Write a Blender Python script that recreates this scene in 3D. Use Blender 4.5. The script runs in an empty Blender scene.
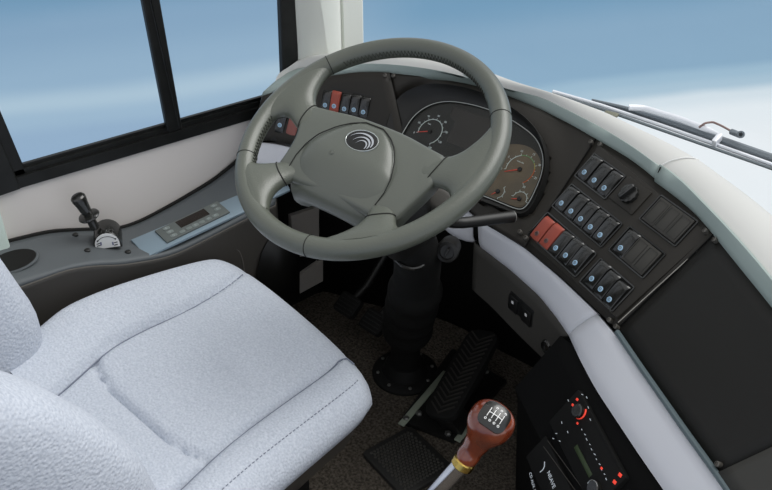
import bpy, bmesh, math, random
from mathutils import Vector, Matrix
from mathutils.bvhtree import BVHTree
random.seed(4)
V = Vector
PI = math.pi
scn = bpy.context.scene
COL = scn.collection
sin, cos, rad = math.sin, math.cos, math.radians

# ------------------------------------------------------------------ camera
FPX = 900.0
pit, yaw = rad(35), rad(50)
CFW = V((-sin(yaw)*cos(pit), cos(yaw)*cos(pit), -sin(pit)))
CR = V((cos(yaw), sin(yaw), 0))
CU = CR.cross(CFW)
def ray(px, py):
    return (CFW*FPX + CR*(px-386) + CU*(245-py)).normalized()
CAM = V((0, 0, .92)) - 1.48*ray(374, 149)
cd = bpy.data.cameras.new('camera'); cam = bpy.data.objects.new('camera', cd); COL.objects.link(cam)
cam.location = CAM; cam.rotation_euler = (PI/2-pit, 0, yaw)
cd.sensor_width = 36; cd.lens = FPX/772*36; cd.clip_start = .02
scn.camera = cam
# surveying helpers: where the sight line of a photo point meets a plane of the cab
def X(px, py, v): d = ray(px, py); return CAM + d*((v-CAM.x)/d.x)
def Z(px, py, v): d = ray(px, py); return CAM + d*((v-CAM.z)/d.z)
def PL(px, py, o, n): d = ray(px, py); return CAM + d*((o-CAM).dot(n)/d.dot(n))

# ------------------------------------------------------------------ materials
MATS = {}
def srgb(c):
    f = lambda u: u/12.92 if u <= .04045 else ((u+.055)/1.055)**2.4
    return tuple(f(x/255) for x in c)+(1,)
def mat(name, c, rough=.5, metal=0, bump=None, var=None, spec=.5, coat=0, emit=None):
    if name in MATS: return MATS[name]
    m = bpy.data.materials.new(name); m.use_nodes = True
    nt = m.node_tree; b = nt.nodes['Principled BSDF']
    b.inputs['Base Color'].default_value = srgb(c); b.inputs['Roughness'].default_value = rough
    b.inputs['Metallic'].default_value = metal; b.inputs['Specular IOR Level'].default_value = spec
    b.inputs['Coat Weight'].default_value = coat; b.inputs['Coat Roughness'].default_value = .06
    tc = nt.nodes.new('ShaderNodeTexCoord')
    if var:
        n = nt.nodes.new('ShaderNodeTexNoise'); n.inputs['Scale'].default_value = var[0]; n.inputs['Detail'].default_value = 4
        nt.links.new(tc.outputs['Object'], n.inputs['Vector'])
        r = nt.nodes.new('ShaderNodeValToRGB')
        r.color_ramp.elements[0].position = .35; r.color_ramp.elements[1].position = .65
        r.color_ramp.elements[0].color = srgb(var[1]); r.color_ramp.elements[1].color = srgb(c)
        nt.links.new(n.outputs['Fac'], r.inputs['Fac']); nt.links.new(r.outputs['Color'], b.inputs['Base Color'])
    if bump:
        kind, sc, st, dist = bump
        if kind == 'voronoi':
            t = nt.nodes.new('ShaderNodeTexVoronoi'); t.feature = 'SMOOTH_F1'; out = t.outputs['Distance']
        else:
            t = nt.nodes.new('ShaderNodeTexNoise'); t.inputs['Detail'].default_value = 3; out = t.outputs['Fac']
        t.inputs['Scale'].default_value = sc
        nt.links.new(tc.outputs['Object'], t.inputs['Vector'])
        bp = nt.nodes.new('ShaderNodeBump'); bp.inputs['Strength'].default_value = st; bp.inputs['Distance'].default_value = dist
        nt.links.new(out, bp.inputs['Height']); nt.links.new(bp.outputs['Normal'], b.inputs['Normal'])
    if emit:
        b.inputs['Emission Color'].default_value = srgb(c); b.inputs['Emission Strength'].default_value = emit
    MATS[name] = m
    return m
def glass(name, tint):
    m = bpy.data.materials.new(name); m.use_nodes = True; nt = m.node_tree; nt.nodes.clear()
    o = nt.nodes.new('ShaderNodeOutputMaterial'); mx = nt.nodes.new('ShaderNodeMixShader')
    t = nt.nodes.new('ShaderNodeBsdfTransparent'); t.inputs['Color'].default_value = tint
    g = nt.nodes.new('ShaderNodeBsdfGlossy'); g.inputs['Roughness'].default_value = .02
    f = nt.nodes.new('ShaderNodeFresnel'); f.inputs['IOR'].default_value = 1.12
    nt.links.new(f.outputs[0], mx.inputs[0]); nt.links.new(t.outputs[0], mx.inputs[1]); nt.links.new(g.outputs[0], mx.inputs[2])
    nt.links.new(mx.outputs[0], o.inputs[0])
    return m

M_WHEEL = mat('olive grey leather', (84, 88, 79), .34, bump=('noise', 420, .22, .002), spec=.8)
M_HUB = mat('olive grey moulded plastic', (87, 91, 83), .34, bump=('noise', 600, .16, .0015), spec=.8)
M_SEAM = mat('seam shadow gap rubber', (26, 27, 24), .8)
M_FACE = mat('dark umber dash plastic', (46, 43, 38), .5, bump=('noise', 900, .2, .001), spec=.35)
M_FACEL = mat('dark grey lower dash plastic', (70, 69, 65), .55, spec=.3)
M_BLANK = mat('charcoal dash plastic', (31, 30, 27), .55, bump=('noise', 900, .2, .001), spec=.35)
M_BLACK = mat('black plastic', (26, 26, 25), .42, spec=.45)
M_GLOSS = mat('gloss black plastic', (30, 30, 28), .2, spec=.8)
M_RUBBER = mat('black rubber', (17, 17, 16), .75, bump=('noise', 200, .2, .001), spec=.3)
M_DEEP = mat('dull black plastic', (16, 16, 15), .7, spec=.25)
M_TRIM = mat('pale grey green trim', (158, 172, 168), .45, spec=.4)
M_LEDGE = mat('off white dash top', (216, 216, 212), .42, spec=.4)
M_PAD = mat('pale grey soft pad', (220, 222, 228), .6, bump=('noise', 700, .12, .001), spec=.3)
M_LOWER = mat('dark grey lower fascia', (70, 68, 64), .6, spec=.3)
M_WALL = mat('warm grey vinyl lining', (216, 211, 207), .7, bump=('noise', 300, .1, .001), spec=.2)
M_PILLAR = mat('cream white moulding', (226, 228, 220), .45, spec=.35)
M_PILLARB = mat('pale green pillar trim', (190, 205, 198), .5)
M_FRAME = mat('black window rubber', (24, 25, 24), .45, var=(30, (16, 17, 16)), spec=.4)
M_CONS = mat('slate grey console plastic', (82, 87, 90), .55, bump=('noise', 900, .15, .001), spec=.4)
M_CONSIDE = mat('dark grey console side', (82, 79, 75), .6, bump=('noise', 900, .15, .001), spec=.3)
M_PLATE = mat('pale steel blue plate', (132, 150, 162), .4, metal=.25)
M_ACU = mat('grey climate control face', (88, 94, 92), .45)
M_ACBTN = mat('grey soft button', (112, 120, 118), .5)
M_LCD = mat('dark display window', (34, 28, 24), .25)
M_MARKG = mat('pale printed mark', (170, 178, 176), .5)
M_WHITE = mat('white printed label', (238, 238, 236), .5)
M_INK = mat('black print ink', (30, 30, 32), .6)
M_REDINK = mat('blue grey print ink', (120, 124, 150), .6)
M_SEAT = mat('pale blue grey pebbled velour', (193, 199, 209), .9, bump=('voronoi', 220, .6, .0025), var=(260, (176, 183, 195)), spec=.12)
M_SEATP = mat('pale blue grey plain velour', (206, 212, 224), .9, bump=('noise', 500, .2, .002), spec=.12)
M_SEATBASE = mat('brown grey seat pan plastic', (58, 54, 49), .6)
M_THREAD = mat('grey stitching thread', (120, 126, 140), .8)
M_STITCH = mat('dark stitching thread', (40, 38, 33), .8)
M_CARPET = mat('charcoal brown carpet', (104, 97, 88), .95, bump=('noise', 260, .9, .006), var=(170, (62, 57, 51)), spec=.1)
M_MAT = mat('black ribbed rubber mat', (34, 33, 31), .6)
M_STEEL = mat('galvanised steel strip', (150, 158, 142), .45, metal=.1)
M_BOLT = mat('bolt head steel', (120, 120, 116), .4, metal=.7)
M_SCREW = mat('dark screw head', (104, 101, 95), .4, metal=.4)
M_CHROME = mat('chrome', (220, 222, 228), .08, metal=1)
M_BRASS = mat('polished brass', (206, 176, 96), .22, metal=1)
M_WOOD = mat('lacquered cherry wood', (138, 64, 36), .22, var=(24, (98, 38, 20)), spec=.6, coat=1)
M_RED = mat('brick red switch plastic', (168, 78, 62), .4)
M_PINK = mat('faded red switch plastic', (150, 92, 84), .5)
M_BLUEDOT = mat('pale blue switch lamp', (158, 190, 214), .4, emit=.15)
M_GREYDOT = mat('grey switch lamp', (118, 92, 88), .5)
M_DIAL = mat('dark dial face', (46, 46, 42), .5)
M_DIALB = mat('reflection toned dial face', (122, 107, 84), .45, var=(14, (100, 92, 76)))  # brown tone puts the lens reflection into the right dial faces
M_SCALE = mat('pale dial scale', (200, 212, 208), .5, emit=.15)
M_GREEN = mat('green dial arc', (120, 165, 110), .5)
M_YELL = mat('yellow dial arc', (190, 180, 90), .5)
M_ORANGE = mat('orange dial arc', (200, 104, 62), .5, emit=.1)
M_NEEDLE = mat('red needle', (214, 78, 62), .5, emit=.15)
M_SILVER = mat('silver bezel', (196, 200, 198), .25, metal=.8)
M_REDLED = mat('red radio button light', (240, 70, 52), .5, emit=.55)
M_LCDG = mat('green radio display', (44, 58, 30), .4, emit=.12)
M_PAPERLIT = mat('radio print', (196, 204, 210), .5, emit=.2)
M_WIPER = mat('dark grey wiper metal', (112, 120, 126), .35, metal=.3)
M_WIPERW = mat('silver wiper metal', (236, 238, 244), .3, metal=.3)
M_KICK = mat('grey kick panel', (186, 180, 172), .7)
G_SIDE = glass('side window glass', (.97, .985, .99, 1))
G_LENS = glass('cluster lens', (.98, .98, .98, 1))

# ------------------------------------------------------------------ mesh helpers
def frame(o, u, n):
    n = n.normalized(); u = (u - n*u.dot(n)).normalized(); v = n.cross(u)
    return Matrix(((u.x, v.x, n.x, o.x), (u.y, v.y, n.y, o.y), (u.z, v.z, n.z, o.z), (0, 0, 0, 1)))
ID = Matrix()
class MB:
    def __init__(s): s.bm = bmesh.new()
    def add(s, vs, fs, M=ID):
        w = [s.bm.verts.new(M @ V(v)) for v in vs]
        for f in fs:
            try: s.bm.faces.new([w[i] for i in f])
            except ValueError: pass
        return s
    def loft(s, rows, closed=False, cap=False, M=ID):
        n = len(rows[0]); vs = [p for r in rows for p in r]; fs = []
        for i in range(len(rows)-1):
            for j in range(n if closed else n-1):
                k = (j+1) % n
                fs.append((i*n+j, i*n+k, (i+1)*n+k, (i+1)*n+j))
        if cap: fs += [tuple(range(n-1, -1, -1)), tuple((len(rows)-1)*n+j for j in range(n))]
        return s.add(vs, fs, M)
    def tube(s, pts, r, seg=8, closed=False, cap=True, M=ID, flat=1):
        pts = [V(p) for p in pts]; n = len(pts); rows = []; up = None
        for i, p in enumerate(pts):
            a = pts[(i-1) % n] if (closed or i) else p; b = pts[(i+1) % n] if (closed or i < n-1) else p
            t = (b-a).normalized()
            if up is None: up = t.orthogonal().normalized()
            up = (up - t*up.dot(t)).normalized(); w = t.cross(up)
            rr = r[i] if isinstance(r, (list, tuple)) else r
            rows.append([p + up*rr*cos(2*PI*k/seg)*flat + w*rr*sin(2*PI*k/seg) for k in range(seg)])
        if closed: rows.append(rows[0])
        return s.loft(rows, True, cap and not closed, M)
    def lathe(s, prof, M=ID, seg=24):
        rows = [[V((r*cos(2*PI*k/seg), r*sin(2*PI*k/seg), z)) for k in range(seg)] for r, z in prof]
        return s.loft(rows, True, True, M)
    def merge(s, b2, M=ID):
        me = bpy.data.meshes.new('tmp'); b2.to_mesh(me); b2.free(); me.transform(M); s.bm.from_mesh(me); bpy.data.meshes.remove(me); return s
    def box(s, sx, sy, sz, M=ID, bev=0, seg=2):
        b = bmesh.new(); bmesh.ops.create_cube(b, size=1)
        bmesh.ops.scale(b, vec=(sx, sy, sz), verts=b.verts)
        if bev: bmesh.ops.bevel(b, geom=b.edges[:], offset=bev, segments=seg, profile=.5, affect='EDGES')
        return s.merge(b, M)
    def prism(s, pts, z0, z1, M=ID, bev=0, seg=2, both=False):
        b = bmesh.new(); lo = [b.verts.new((p[0], p[1], z0)) for p in pts]; hi = [b.verts.new((p[0], p[1], z1)) for p in pts]
        n = len(pts); b.faces.new(hi); b.faces.new(lo[::-1])
        for i in range(n): b.faces.new((lo[i], lo[(i+1) % n], hi[(i+1) % n], hi[i]))
        bmesh.ops.recalc_face_normals(b, faces=b.faces)
        if bev:
            hs = set(hi); es = [e for e in b.edges if e.verts[0] in hs and e.verts[1] in hs]
            if both: ls = set(lo); es += [e for e in b.edges if e.verts[0] in ls and e.verts[1] in ls]
            bmesh.ops.bevel(b, geom=es, offset=bev, segments=seg, profile=.5, affect='EDGES')
        return s.merge(b, M)
    def build(s, name, m, parent=None, ang=38, solid=0, recalc=True):
        bm = s.bm
        bmesh.ops.remove_doubles(bm, verts=bm.verts, dist=1e-6)
        if recalc: bmesh.ops.recalc_face_normals(bm, faces=bm.faces)
        for f in bm.faces: f.smooth = True
        for e in bm.edges:
            if len(e.link_faces) == 2 and e.calc_face_angle(0) > rad(ang): e.smooth = False
        org = V((0, 0, 0)); p = parent
        while p: org = org + V(p.location); p = p.parent
        if parent is not None and parent.name == 'dashboard':
            for v in bm.verts: v.co.x = max(v.co.x, -.598)
        if parent is None:
            zs = [v.co.z for v in bm.verts]; org = V((sum(v.co.x for v in bm.verts)/len(bm.verts), sum(v.co.y for v in bm.verts)/len(bm.verts), min(zs)))
        bmesh.ops.translate(bm, vec=-org, verts=bm.verts)
        me = bpy.data.meshes.new(name); bm.to_mesh(me); bm.free(); me.materials.append(m)
        o = bpy.data.objects.new(name, me); COL.objects.link(o)
        if parent: o.parent = parent
        else: o.location = org
        if solid:
            md = o.modifiers.new('thickness', 'SOLIDIFY'); md.thickness = solid; md.offset = -1
        return o
def tag(o, label=None, cat=None, group=None, kind=None):
    for k, v in (('label', label), ('category', cat), ('group', group), ('kind', kind)):
        if v: o[k] = v
    return o
def thing(name, loc, label, cat, group=None, kind=None):
    o = bpy.data.objects.new(name, None); COL.objects.link(o); o.location = loc; o.empty_display_size = .05
    return tag(o, label, cat, group, kind)
def struct(mb, name, m, cat='structure', **k):
    return tag(mb.build(name, m, **k), kind='structure')
def text(s, M, size, m, parent, name, align='CENTER', dep=.0002):
    cu = bpy.data.curves.new('t', 'FONT'); cu.body = s; cu.size = size; cu.align_x = align; cu.align_y = 'CENTER'; cu.extrude = dep
    to = bpy.data.objects.new('t', cu); COL.objects.link(to)
    bpy.context.view_layer.update()
    me = bpy.data.meshes.new_from_object(to.evaluated_get(bpy.context.evaluated_depsgraph_get()))
    bpy.data.objects.remove(to)
    mb = MB(); me.transform(M); mb.bm.from_mesh(me); bpy.data.meshes.remove(me)
    return mb.build(name, m, parent) if name else mb
def resample(pts, n, sm=0):
    pts = [V(p) for p in pts]; L = [0]
    for a, b in zip(pts, pts[1:]): L.append(L[-1]+(b-a).length)
    out = []; k = 0
    for i in range(n):
        t = L[-1]*i/(n-1)
        while k < len(pts)-2 and L[k+1] < t: k += 1
        out.append(pts[k].lerp(pts[k+1], (t-L[k])/max(L[k+1]-L[k], 1e-9)))
    for _ in range(sm):
        out = [out[0]]+[(out[i-1]+out[i]*2+out[i+1])/4 for i in range(1, n-1)]+[out[-1]]
    return out
def smooth_closed(pts, it=2):
    pts = [V((p[0], p[1])) for p in pts]
    for _ in range(it):
        q = []
        for i, p in enumerate(pts):
            b = pts[(i+1) % len(pts)]; q += [p*.75+b*.25, p*.25+b*.75]
        pts = q
    return pts
def rrect(w, h, r, n=5):
    out = []
    for cx, cy, a in ((w/2-r, h/2-r, 0), (-w/2+r, h/2-r, 90), (-w/2+r, -h/2+r, 180), (w/2-r, -h/2+r, 270)):
        out += [(cx+r*cos(rad(a+90*k/(n-1))), cy+r*sin(rad(a+90*k/(n-1)))) for k in range(n)]
    return out
def arc(cx, cy, r, a0, a1, n=24): return [(cx+r*cos(rad(a0+(a1-a0)*k/(n-1))), cy+r*sin(rad(a0+(a1-a0)*k/(n-1)))) for k in range(n)]
def to3(pts, z=0): return [V((p[0], p[1], z)) for p in pts]
def T(x, y, z=0): return Matrix.Translation((x, y, z))
def RZ(a): return Matrix.Rotation(a, 4, 'Z')
FLOOR = .12
XW = -.6

# ------------------------------------------------------------------ setting: floor, walls, window, pillars
mb = MB(); mb.box(2.4, 2.6, .04, T(.45, -.5, FLOOR-.02)); struct(mb, 'floor', M_CARPET)
sill = lambda y: .722-.048*(y+.412)
ys = [-1.6, -.45, -.2, .1, .262, .62]
mb = MB()
mb.loft([[V((XW-.006, y, FLOOR)) for y in ys], [V((XW-.006, y, .5)) for y in ys], [V((XW-.006, y, sill(y)+.01)) for y in ys],
         [V((XW-.05, y, sill(y)+.01)) for y in ys], [V((XW-.05, y, FLOOR)) for y in ys]])
struct(mb, 'wall_left', M_WALL)
mb = MB(); mb.box(1.9, .03, .46, T(.35, .66, FLOOR+.23)); struct(mb, 'wall_front', M_DEEP)
# side window: lower bar, posts, divider, glass
W1 = thing('window_1', (XW, -.1, .74), None, None, kind='structure')
def bar(mb, a, b, h0, h1, x0=XW-.022, x1=XW, bev=.004):
    # a bar along y from a to b, heights measured above the sill line
    rows = []
    for y in (a, b):
        s = sill(y); rows.append([V((x0, y, s+h0)), V((x1, y, s+h0)), V((x1, y, s+h1)), V((x0, y, s+h1))])
    return mb.loft(rows, True, True)
mb = MB(); bar(mb, -.47, .268, 0, .024); bar(mb, -.47, .268, .024, .034, x1=XW-.008); mb.build('lower_frame', M_FRAME, W1)
mb = MB(); bar(mb, -.39, .225, .034, .041, x0=XW-.022, x1=XW-.014); mb.build('sliding_track', M_FRAME, W1)
def post(mb, L, Rr, x1, dep, z0, z1=1.93):
    # upright whose two edges run along the given photo lines on the window plane
    def at(e, z):
        a, b = X(*e[0], XW), X(*e[1], XW); return a.y+(b.y-a.y)*(z-a.z)/(b.z-a.z)
    rows = []
    for z in (z0, z1):
        a, b = at(L, z), at(Rr, z); rows.append([V((x1-dep, a, z)), V((x1-.003, a, z)), V((x1, a+.003, z)), V((x1, b-.003, z)), V((x1-.003, b, z)), V((x1-dep, b, z))])
    return mb.loft(rows, True, True)
mb = MB(); post(mb, ((-60, 108), (-36, 165)), ((-13, 108), (11, 165)), XW+.004, .022, sill(-.42)); post(mb, ((-16, 108), (8, 165)), ((0, 107), (24, 164)), XW-.008, .010, sill(-.4)+.02)
mb.build('rear_post', M_FRAME, W1)
mb = MB(); post(mb, ((280.5, 0), (283.5, 84)), ((298, 0), (299.5, 84)), XW, .014, sill(.24)+.01); mb.build('front_post', M_FRAME, W1)
mb = MB(); post(mb, ((143.5, 0), (167, 122)), ((161, 0), (182.5, 123)), XW-.003, .012, .73); post(mb, ((150, 0), (178, 123)), ((153, 0), (180, 123)), XW, .006, .735)
mb.build('divider', M_FRAME, W1)
for y0, y1, x in ((-.39, -.066, XW-.018), (-.066, .228, XW-.0145)):
    mb = MB(); mb.box(.003, y1-y0, 1.20, T(x, (y0+y1)/2, 1.32)); mb.build('glass_pane', G_SIDE, W1)
mb = MB(); mb.box(.006, .50, .40, T(XW-.001, .37, FLOOR+.20)); struct(mb, 'dark_lining_left', M_DEEP)  # dark slab added over the lower wall to blacken the footwell
# B pillar strip behind the console, A pillar ahead of the window
mb = MB(); mb.box(.04, .32, .62, T(XW+.004, -.612, .405), bev=.008); struct(mb, 'trim_1', M_PILLARB)
mb = MB()
prof = [(-.625, .266)]
for k in range(13):
    a = PI*k/12; prof.append((XW-.01+.030*sin(a)**.8, .266+.064*(1-cos(a))))
prof += [(XW-.006, .396), (XW-.012, .401), (XW-.004, .404), (XW-.004, .460), (XW-.012, .468), (-.625, .468)]
mb.loft([[V((x, y, z)) for x, y in prof] for z in (.70, 1.2, 2.2)], True, True); struct(mb, 'trim_2', M_PILLAR)

# ------------------------------------------------------------------ dashboard surfaces
def zz(L): return [Z(*p) for p in L]
DASH = thing('dashboard', (0, .45, .4), 'wraparound bus dashboard with off white top and dark face behind the steering wheel', 'dashboard')
# top edge of the dark face, bottom edge of the dark face, cut into four panels
E1a = zz([(262, 96, .76), (285, 88, .77), (305, 80, .785), (330, 76, .80), (360, 72, .815), (390, 73, .82)])
E1b = zz([(390, 73, .82), (399, 74, .82), (436, 78, .82), (473, 85, .82), (511, 97, .82), (540, 109, .82), (570, 124, .82), (596, 139, .82)])
E1c = zz([(596, 139, .82), (627, 157, .82), (640, 166, .82), (656, 180, .82), (672, 191, .82), (701, 215, .82), (715, 233, .82)])
E1d = zz([(715, 233, .82), (738, 262, .82), (772, 303, .82), (800, 340, .82), (852, 412, .82)])
E1e = zz([(852, 412, .82), (880, 450, .82), (910, 495, .82)])
E4a = [Z(250, 140, .66), Z(267, 138, .66), Z(291, 145, .66), V((-.41, .245, .66)), V((-.33, .285, .66)), V((-.24, .30, .66))]
E4b = [V((-.24, .30, .66)), V((-.12, .298, .66))]+zz([(475, 216, .66), (500, 232, .66), (525, 247, .66)])
E4c = zz([(525, 247, .66), (560, 276, .66), (590, 304, .66), (617, 329, .66)])
E4d = zz([(617, 329, .66), (640, 363, .66), (684, 426, .66), (719, 474, .66)])
E4e = zz([(719, 474, .66), (760, 535, .66), (790, 585, .66)])
NS = 14
FACE = []
tris_v, tris_f = [], []
for A, B, m in ((E1a, E4a, M_FACE), (E1b, E4b, M_FACE), (E1c, E4c, M_FACE), (E1d, E4d, M_BLANK), (E1e, E4e, M_FACEL)):
    NS = 60 if A is E1b else 14
    a = resample(A, NS, 1); b = resample(B, NS, 1)
    NR = 30 if A is E1b else 8
    rows = [[p.lerp(q, t) for p, q in zip(a, b)] for t in [k/NR for k in range(NR+1)]]
    k0 = len(tris_v); tris_v += [p for r in rows for p in r]
    for i in range(NR):
        for j in range(NS-1): tris_f.append((k0+i*NS+j, k0+i*NS+j+1, k0+(i+1)*NS+j+1, k0+(i+1)*NS+j))
    FACE.append((rows, m))
BV = BVHTree.FromPolygons(tris_v, tris_f)
def cast(bv, px, py):
    d = ray(px, py); h = bv.ray_cast(CAM, d)[0]
    if h: return h
    best = min((bv.find_nearest(CAM+d*(.8+.004*k)) for k in range(400)), key=lambda q: q[3])
    return best[0]
hit = lambda px, py: cast(BV, px, py)
def plane_of(pix):
    P = [hit(*p) for p in pix]; o = sum(P, V((0, 0, 0)))/len(P)
    n = (P[2]-P[0]).cross(P[3]-P[1]).normalized()
    if n.dot(CAM-o) < 0: n = -n
    return o, n
oc, nc = plane_of([(405, 140), (525, 205), (541, 150), (440, 104)])
oc = oc+nc*.008
uc = PL(519+20, 169+9, oc, nc)-PL(519, 169, oc, nc)
FC = frame(oc, uc, nc); FCi = FC.inverted()
lc = lambda px, py: (FCi @ PL(px, py, oc, nc)).to_2d()
lens = [lc(*p) for p in ((400, 140), (404, 131), (414, 115.5), (429, 105), (447, 101), (470, 104), (493, 111), (510, 119), (521, 126), (533, 135), (540, 145), (544, 159), (542, 176), (531, 200), (526, 207), (521, 210), (514, 208.5), (496, 201), (465, 189), (430, 172), (405, 156))]
lens = smooth_closed(lens, 2)
hood = [lc(*p) for p in ((383, 140), (388, 128), (398, 103), (412, 93), (432, 88), (455, 89), (480, 95), (508, 107), (530, 122), (543, 137), (550, 158), (548, 180), (538, 204), (528, 215), (518, 216), (492, 206), (460, 194), (425, 178), (395, 160))]
hood = smooth_closed(hood, 2)
def inside(p, poly):
    c = False
    for i in range(len(poly)):
        a, b = poly[i-1], poly[i]
        if (a.y > p.y) != (b.y > p.y) and p.x < (b.x-a.x)*(p.y-a.y)/(b.y-a.y)+a.x: c = not c
    return c
hc = sum(hood, V((0, 0)))/len(hood); cut = [hc+(p-hc)*.95 for p in hood]
for k, (rows, m) in enumerate(FACE):
    if k == 1:      # the dash face is set back where the instrument cluster sits in it
        for r in rows:
            for j, p in enumerate(r):
                q = oc+(p-CAM)*0; d = (p-CAM).normalized(); q = CAM+d*((oc-nc*.016-CAM).dot(nc)/d.dot(nc))
                w_ = (FCi @ q).to_2d()
                if inside(w_, cut): r[j] = q
                else:
                    dd = min((w_-h_).length for h_ in hood)/.055; t = max(0, 1-dd); t = t*t*(3-2*t)
                    q = CAM+d*((oc-nc*.003-CAM).dot(nc)/d.dot(nc)); r[j] = p.lerp(q, t if not inside(w_, hood) else 1)
    MB().loft(rows).build('face_panel', m, DASH, solid=.006)
# panel gaps
def gap(A, B, r=.0011):
    a, b = A[-1], B[-1]; return [a.lerp(b, t/8)+V((0, -.0006, .0008)) for t in range(9)]
for A, B in ((E1a, E4a), (E1b, E4b), (E1c, E4c), (E1d, E4d)): MB().tube(gap(A, B), .0012, 6).build('panel_gap', M_DEEP, DASH)
# pale bevel trim and white ledge, split at the seam
E2L = zz([(275, 82, .775), (292, 68, .785), (312, 66, .795), (340, 65, .815), (375, 63, .838), (412, 66, .84), (448, 72, .84), (473, 79, .84), (511, 90, .84), (540, 96, .84), (594, 123, .84), (630, 144, .84), (660, 166, .84)])
E2R = zz([(660, 166, .84), (677, 176, .84), (701, 201, .84), (723, 223, .84), (738, 240, .84), (750, 253, .84), (772, 280, .84), (800, 315, .84), (840, 370, .84), (880, 425, .84)])
E1L = resample(E1a+E1b[1:]+E1c[1:4], 40, 1); E1R = resample(E1c[3:]+E1d[1:]+E1e[1:2], 22, 1)
E3L = zz([(290, 58, .79), (330, 54, .82), (375, 53, .842), (424, 55, .845), (480, 69, .845), (505, 79, .845), (525, 87, .845), (540, 91, .845), (609, 114, .845), (640, 130, .845), (669, 143, .845), (699, 160, .845)])
E3R = zz([(699, 160, .845), (721, 176, .845), (745, 193, .845), (772, 215, .845), (800, 240, .845), (850, 290, .845), (900, 350, .845)])
lip = V((0, -.004, .002))
for e1, e2, e3, n in ((E1L, E2L, E3L, 40), (E1R, E2R, E3R, 22)):
    a = resample(e1, n, 1); b = resample(e2, n, 2); c = resample(e3, n, 2)
    g = 1 if n == 40 else 0
    rows = [[p+V((0, .006, -.012)) for p in a], [p+V((0, .0, .0015)) for p in a], [p.lerp(q, .12)+V((0, -.001, .006)) for p, q in zip(a, b)],
            [p.lerp(q, .9)+V((0, -.001, .002)) for p, q in zip(a, b)], b]
    MB().loft(rows).build('edge_trim', M_TRIM, DASH, ang=50, solid=.004)
    rows = [[p.lerp(q, t)+V((0, 0, .010*sin(PI*t)**.7)) for p, q in zip(b, c)] for t in [k/8 for k in range(9)]]
    rows += [[q+V((.0, .008, -.012)) for q in c], [q+V((0, .010, -.10)) for q in c]]
    MB().loft(rows).build('top_ledge', M_LEDGE, DASH, ang=60)
a, b = Z(660, 166, .842), Z(699, 160, .847)
MB().tube([a.lerp(b, t/6)+V((0, 0, .010*sin(PI*t/6)**.7)) for t in range(7)], .0012, 6).build('seam_line', M_WHITE, DASH)
MB().tube([Z(656.5, 180, .8225), Z(657, 176, .829), Z(660.5, 167, .8435)], .0013, 6).build('seam_gap', M_SEAM, DASH)
# padded pale band under the face
E4all = E4a+E4b[1:]+E4c[1:]
E4s = resample(E4all, 60, 1)
ZP = .595
padLtop = zz([(479, 221, .655), (500, 233, .655), (525, 248.5, .655), (560, 278, .655), (590, 306.5, .655), (597, 313.5, .655)])
padLbot = zz([(480, 247, ZP), (509, 269, ZP), (538, 295, ZP), (555, 316, ZP), (568, 335, ZP)])
padRtop = zz([(597, 314, .655), (611, 330, .655), (636, 364, .655), (680, 427, .655), (715, 475, .655), (756, 535, .655), (786, 585, .655)])
padRbot = zz([(568, 335, ZP), (579, 359, ZP), (595, 389, ZP), (640, 457, ZP), (663, 490, ZP), (700, 545, ZP), (730, 590, ZP)])
wallpadtop = [Z(250, 143, .655), Z(267, 141, .655), Z(291, 148, .655), V((-.40, .24, .655))]
wallpadbot = [Z(245, 165, .61), Z(262, 167, .61), Z(289, 172, .60), V((-.38, .22, .60))]
midtop = [V((-.15, .292, .655)), V((-.06, .285, .655)), Z(474, 216, .655)]
midbot = [V((-.13, .27, ZP)), V((-.05, .26, ZP)), Z(474, 241, ZP)]
def padloft(top, bot, n, name):
    a = resample(top, n, 1); b = resample(bot, n, 1)
    out = V((-.05, -.75, .65)).normalized()
    rows = [[p-out*.012 for p in a]]
    for k in range(9):
        t = k/8; rows.append([p.lerp(q, t)+out*(.007*(1-abs(2*t-1)**4)-.002) for p, q in zip(a, b)])
    rows.append([q-out*.012 for q in b])
    mb = MB().loft(rows)
    return mb.build(name, M_PAD, DASH, ang=60, solid=.003)
padloft(padLtop, padLbot, 24, 'padded_band'); padloft(padRtop, padRbot, 26, 'padded_band')
padloft(wallpadtop, wallpadbot, 8, 'padded_band'); padloft(midtop, midbot, 6, 'padded_band')
# thin blue grey line between band and face
mb = MB()
ln = zz([(617, 332, .661), (640, 366, .661), (684, 429, .661), (719, 477.5, .661), (760, 538, .661), (790, 587, .661)])
mb.tube(resample(ln, 20), .0050, 8); mb.build('edge_strip', mat('grey green edge strip', (92, 106, 110), .5), DASH)
# lower fascia below the band, and its forward return
ZF = .47
f_top = [Z(474, 242, ZP)]+padLbot
f_bot = zz([(472, 288, ZF+.02), (490, 304, ZF+.01), (519, 334, ZF), (548, 362, ZF)])
a = resample(f_top, 20, 1); b = resample(f_bot, 20, 1)
FASC = [[p.lerp(q, t)+V((0, .004, -.002)) for p, q in zip(a, b)] for t in [k/5 for k in range(6)]]
FASC.append([q+V((.02, .05, -.01)) for q in b])
MB().loft(FASC).build('lower_fascia', M_LOWER, DASH, solid=.004)
FV = BVHTree.FromPolygons([p for r in FASC for p in r], [(i*20+j, i*20+j+1, (i+1)*20+j+1, (i+1)*20+j) for i in range(6) for j in range(19)])
mb = MB()
ret = [r[0] for r in FASC[:6]]
mb.loft([ret, [p+V((-.012, .012, 0)) for p in ret], [p+V((-.016, .09, 0)) for p in ret], [p+V((-.016, .3, 0)) for p in ret]]); mb.build('fascia_return', M_BLACK, DASH, solid=.003)
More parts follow.
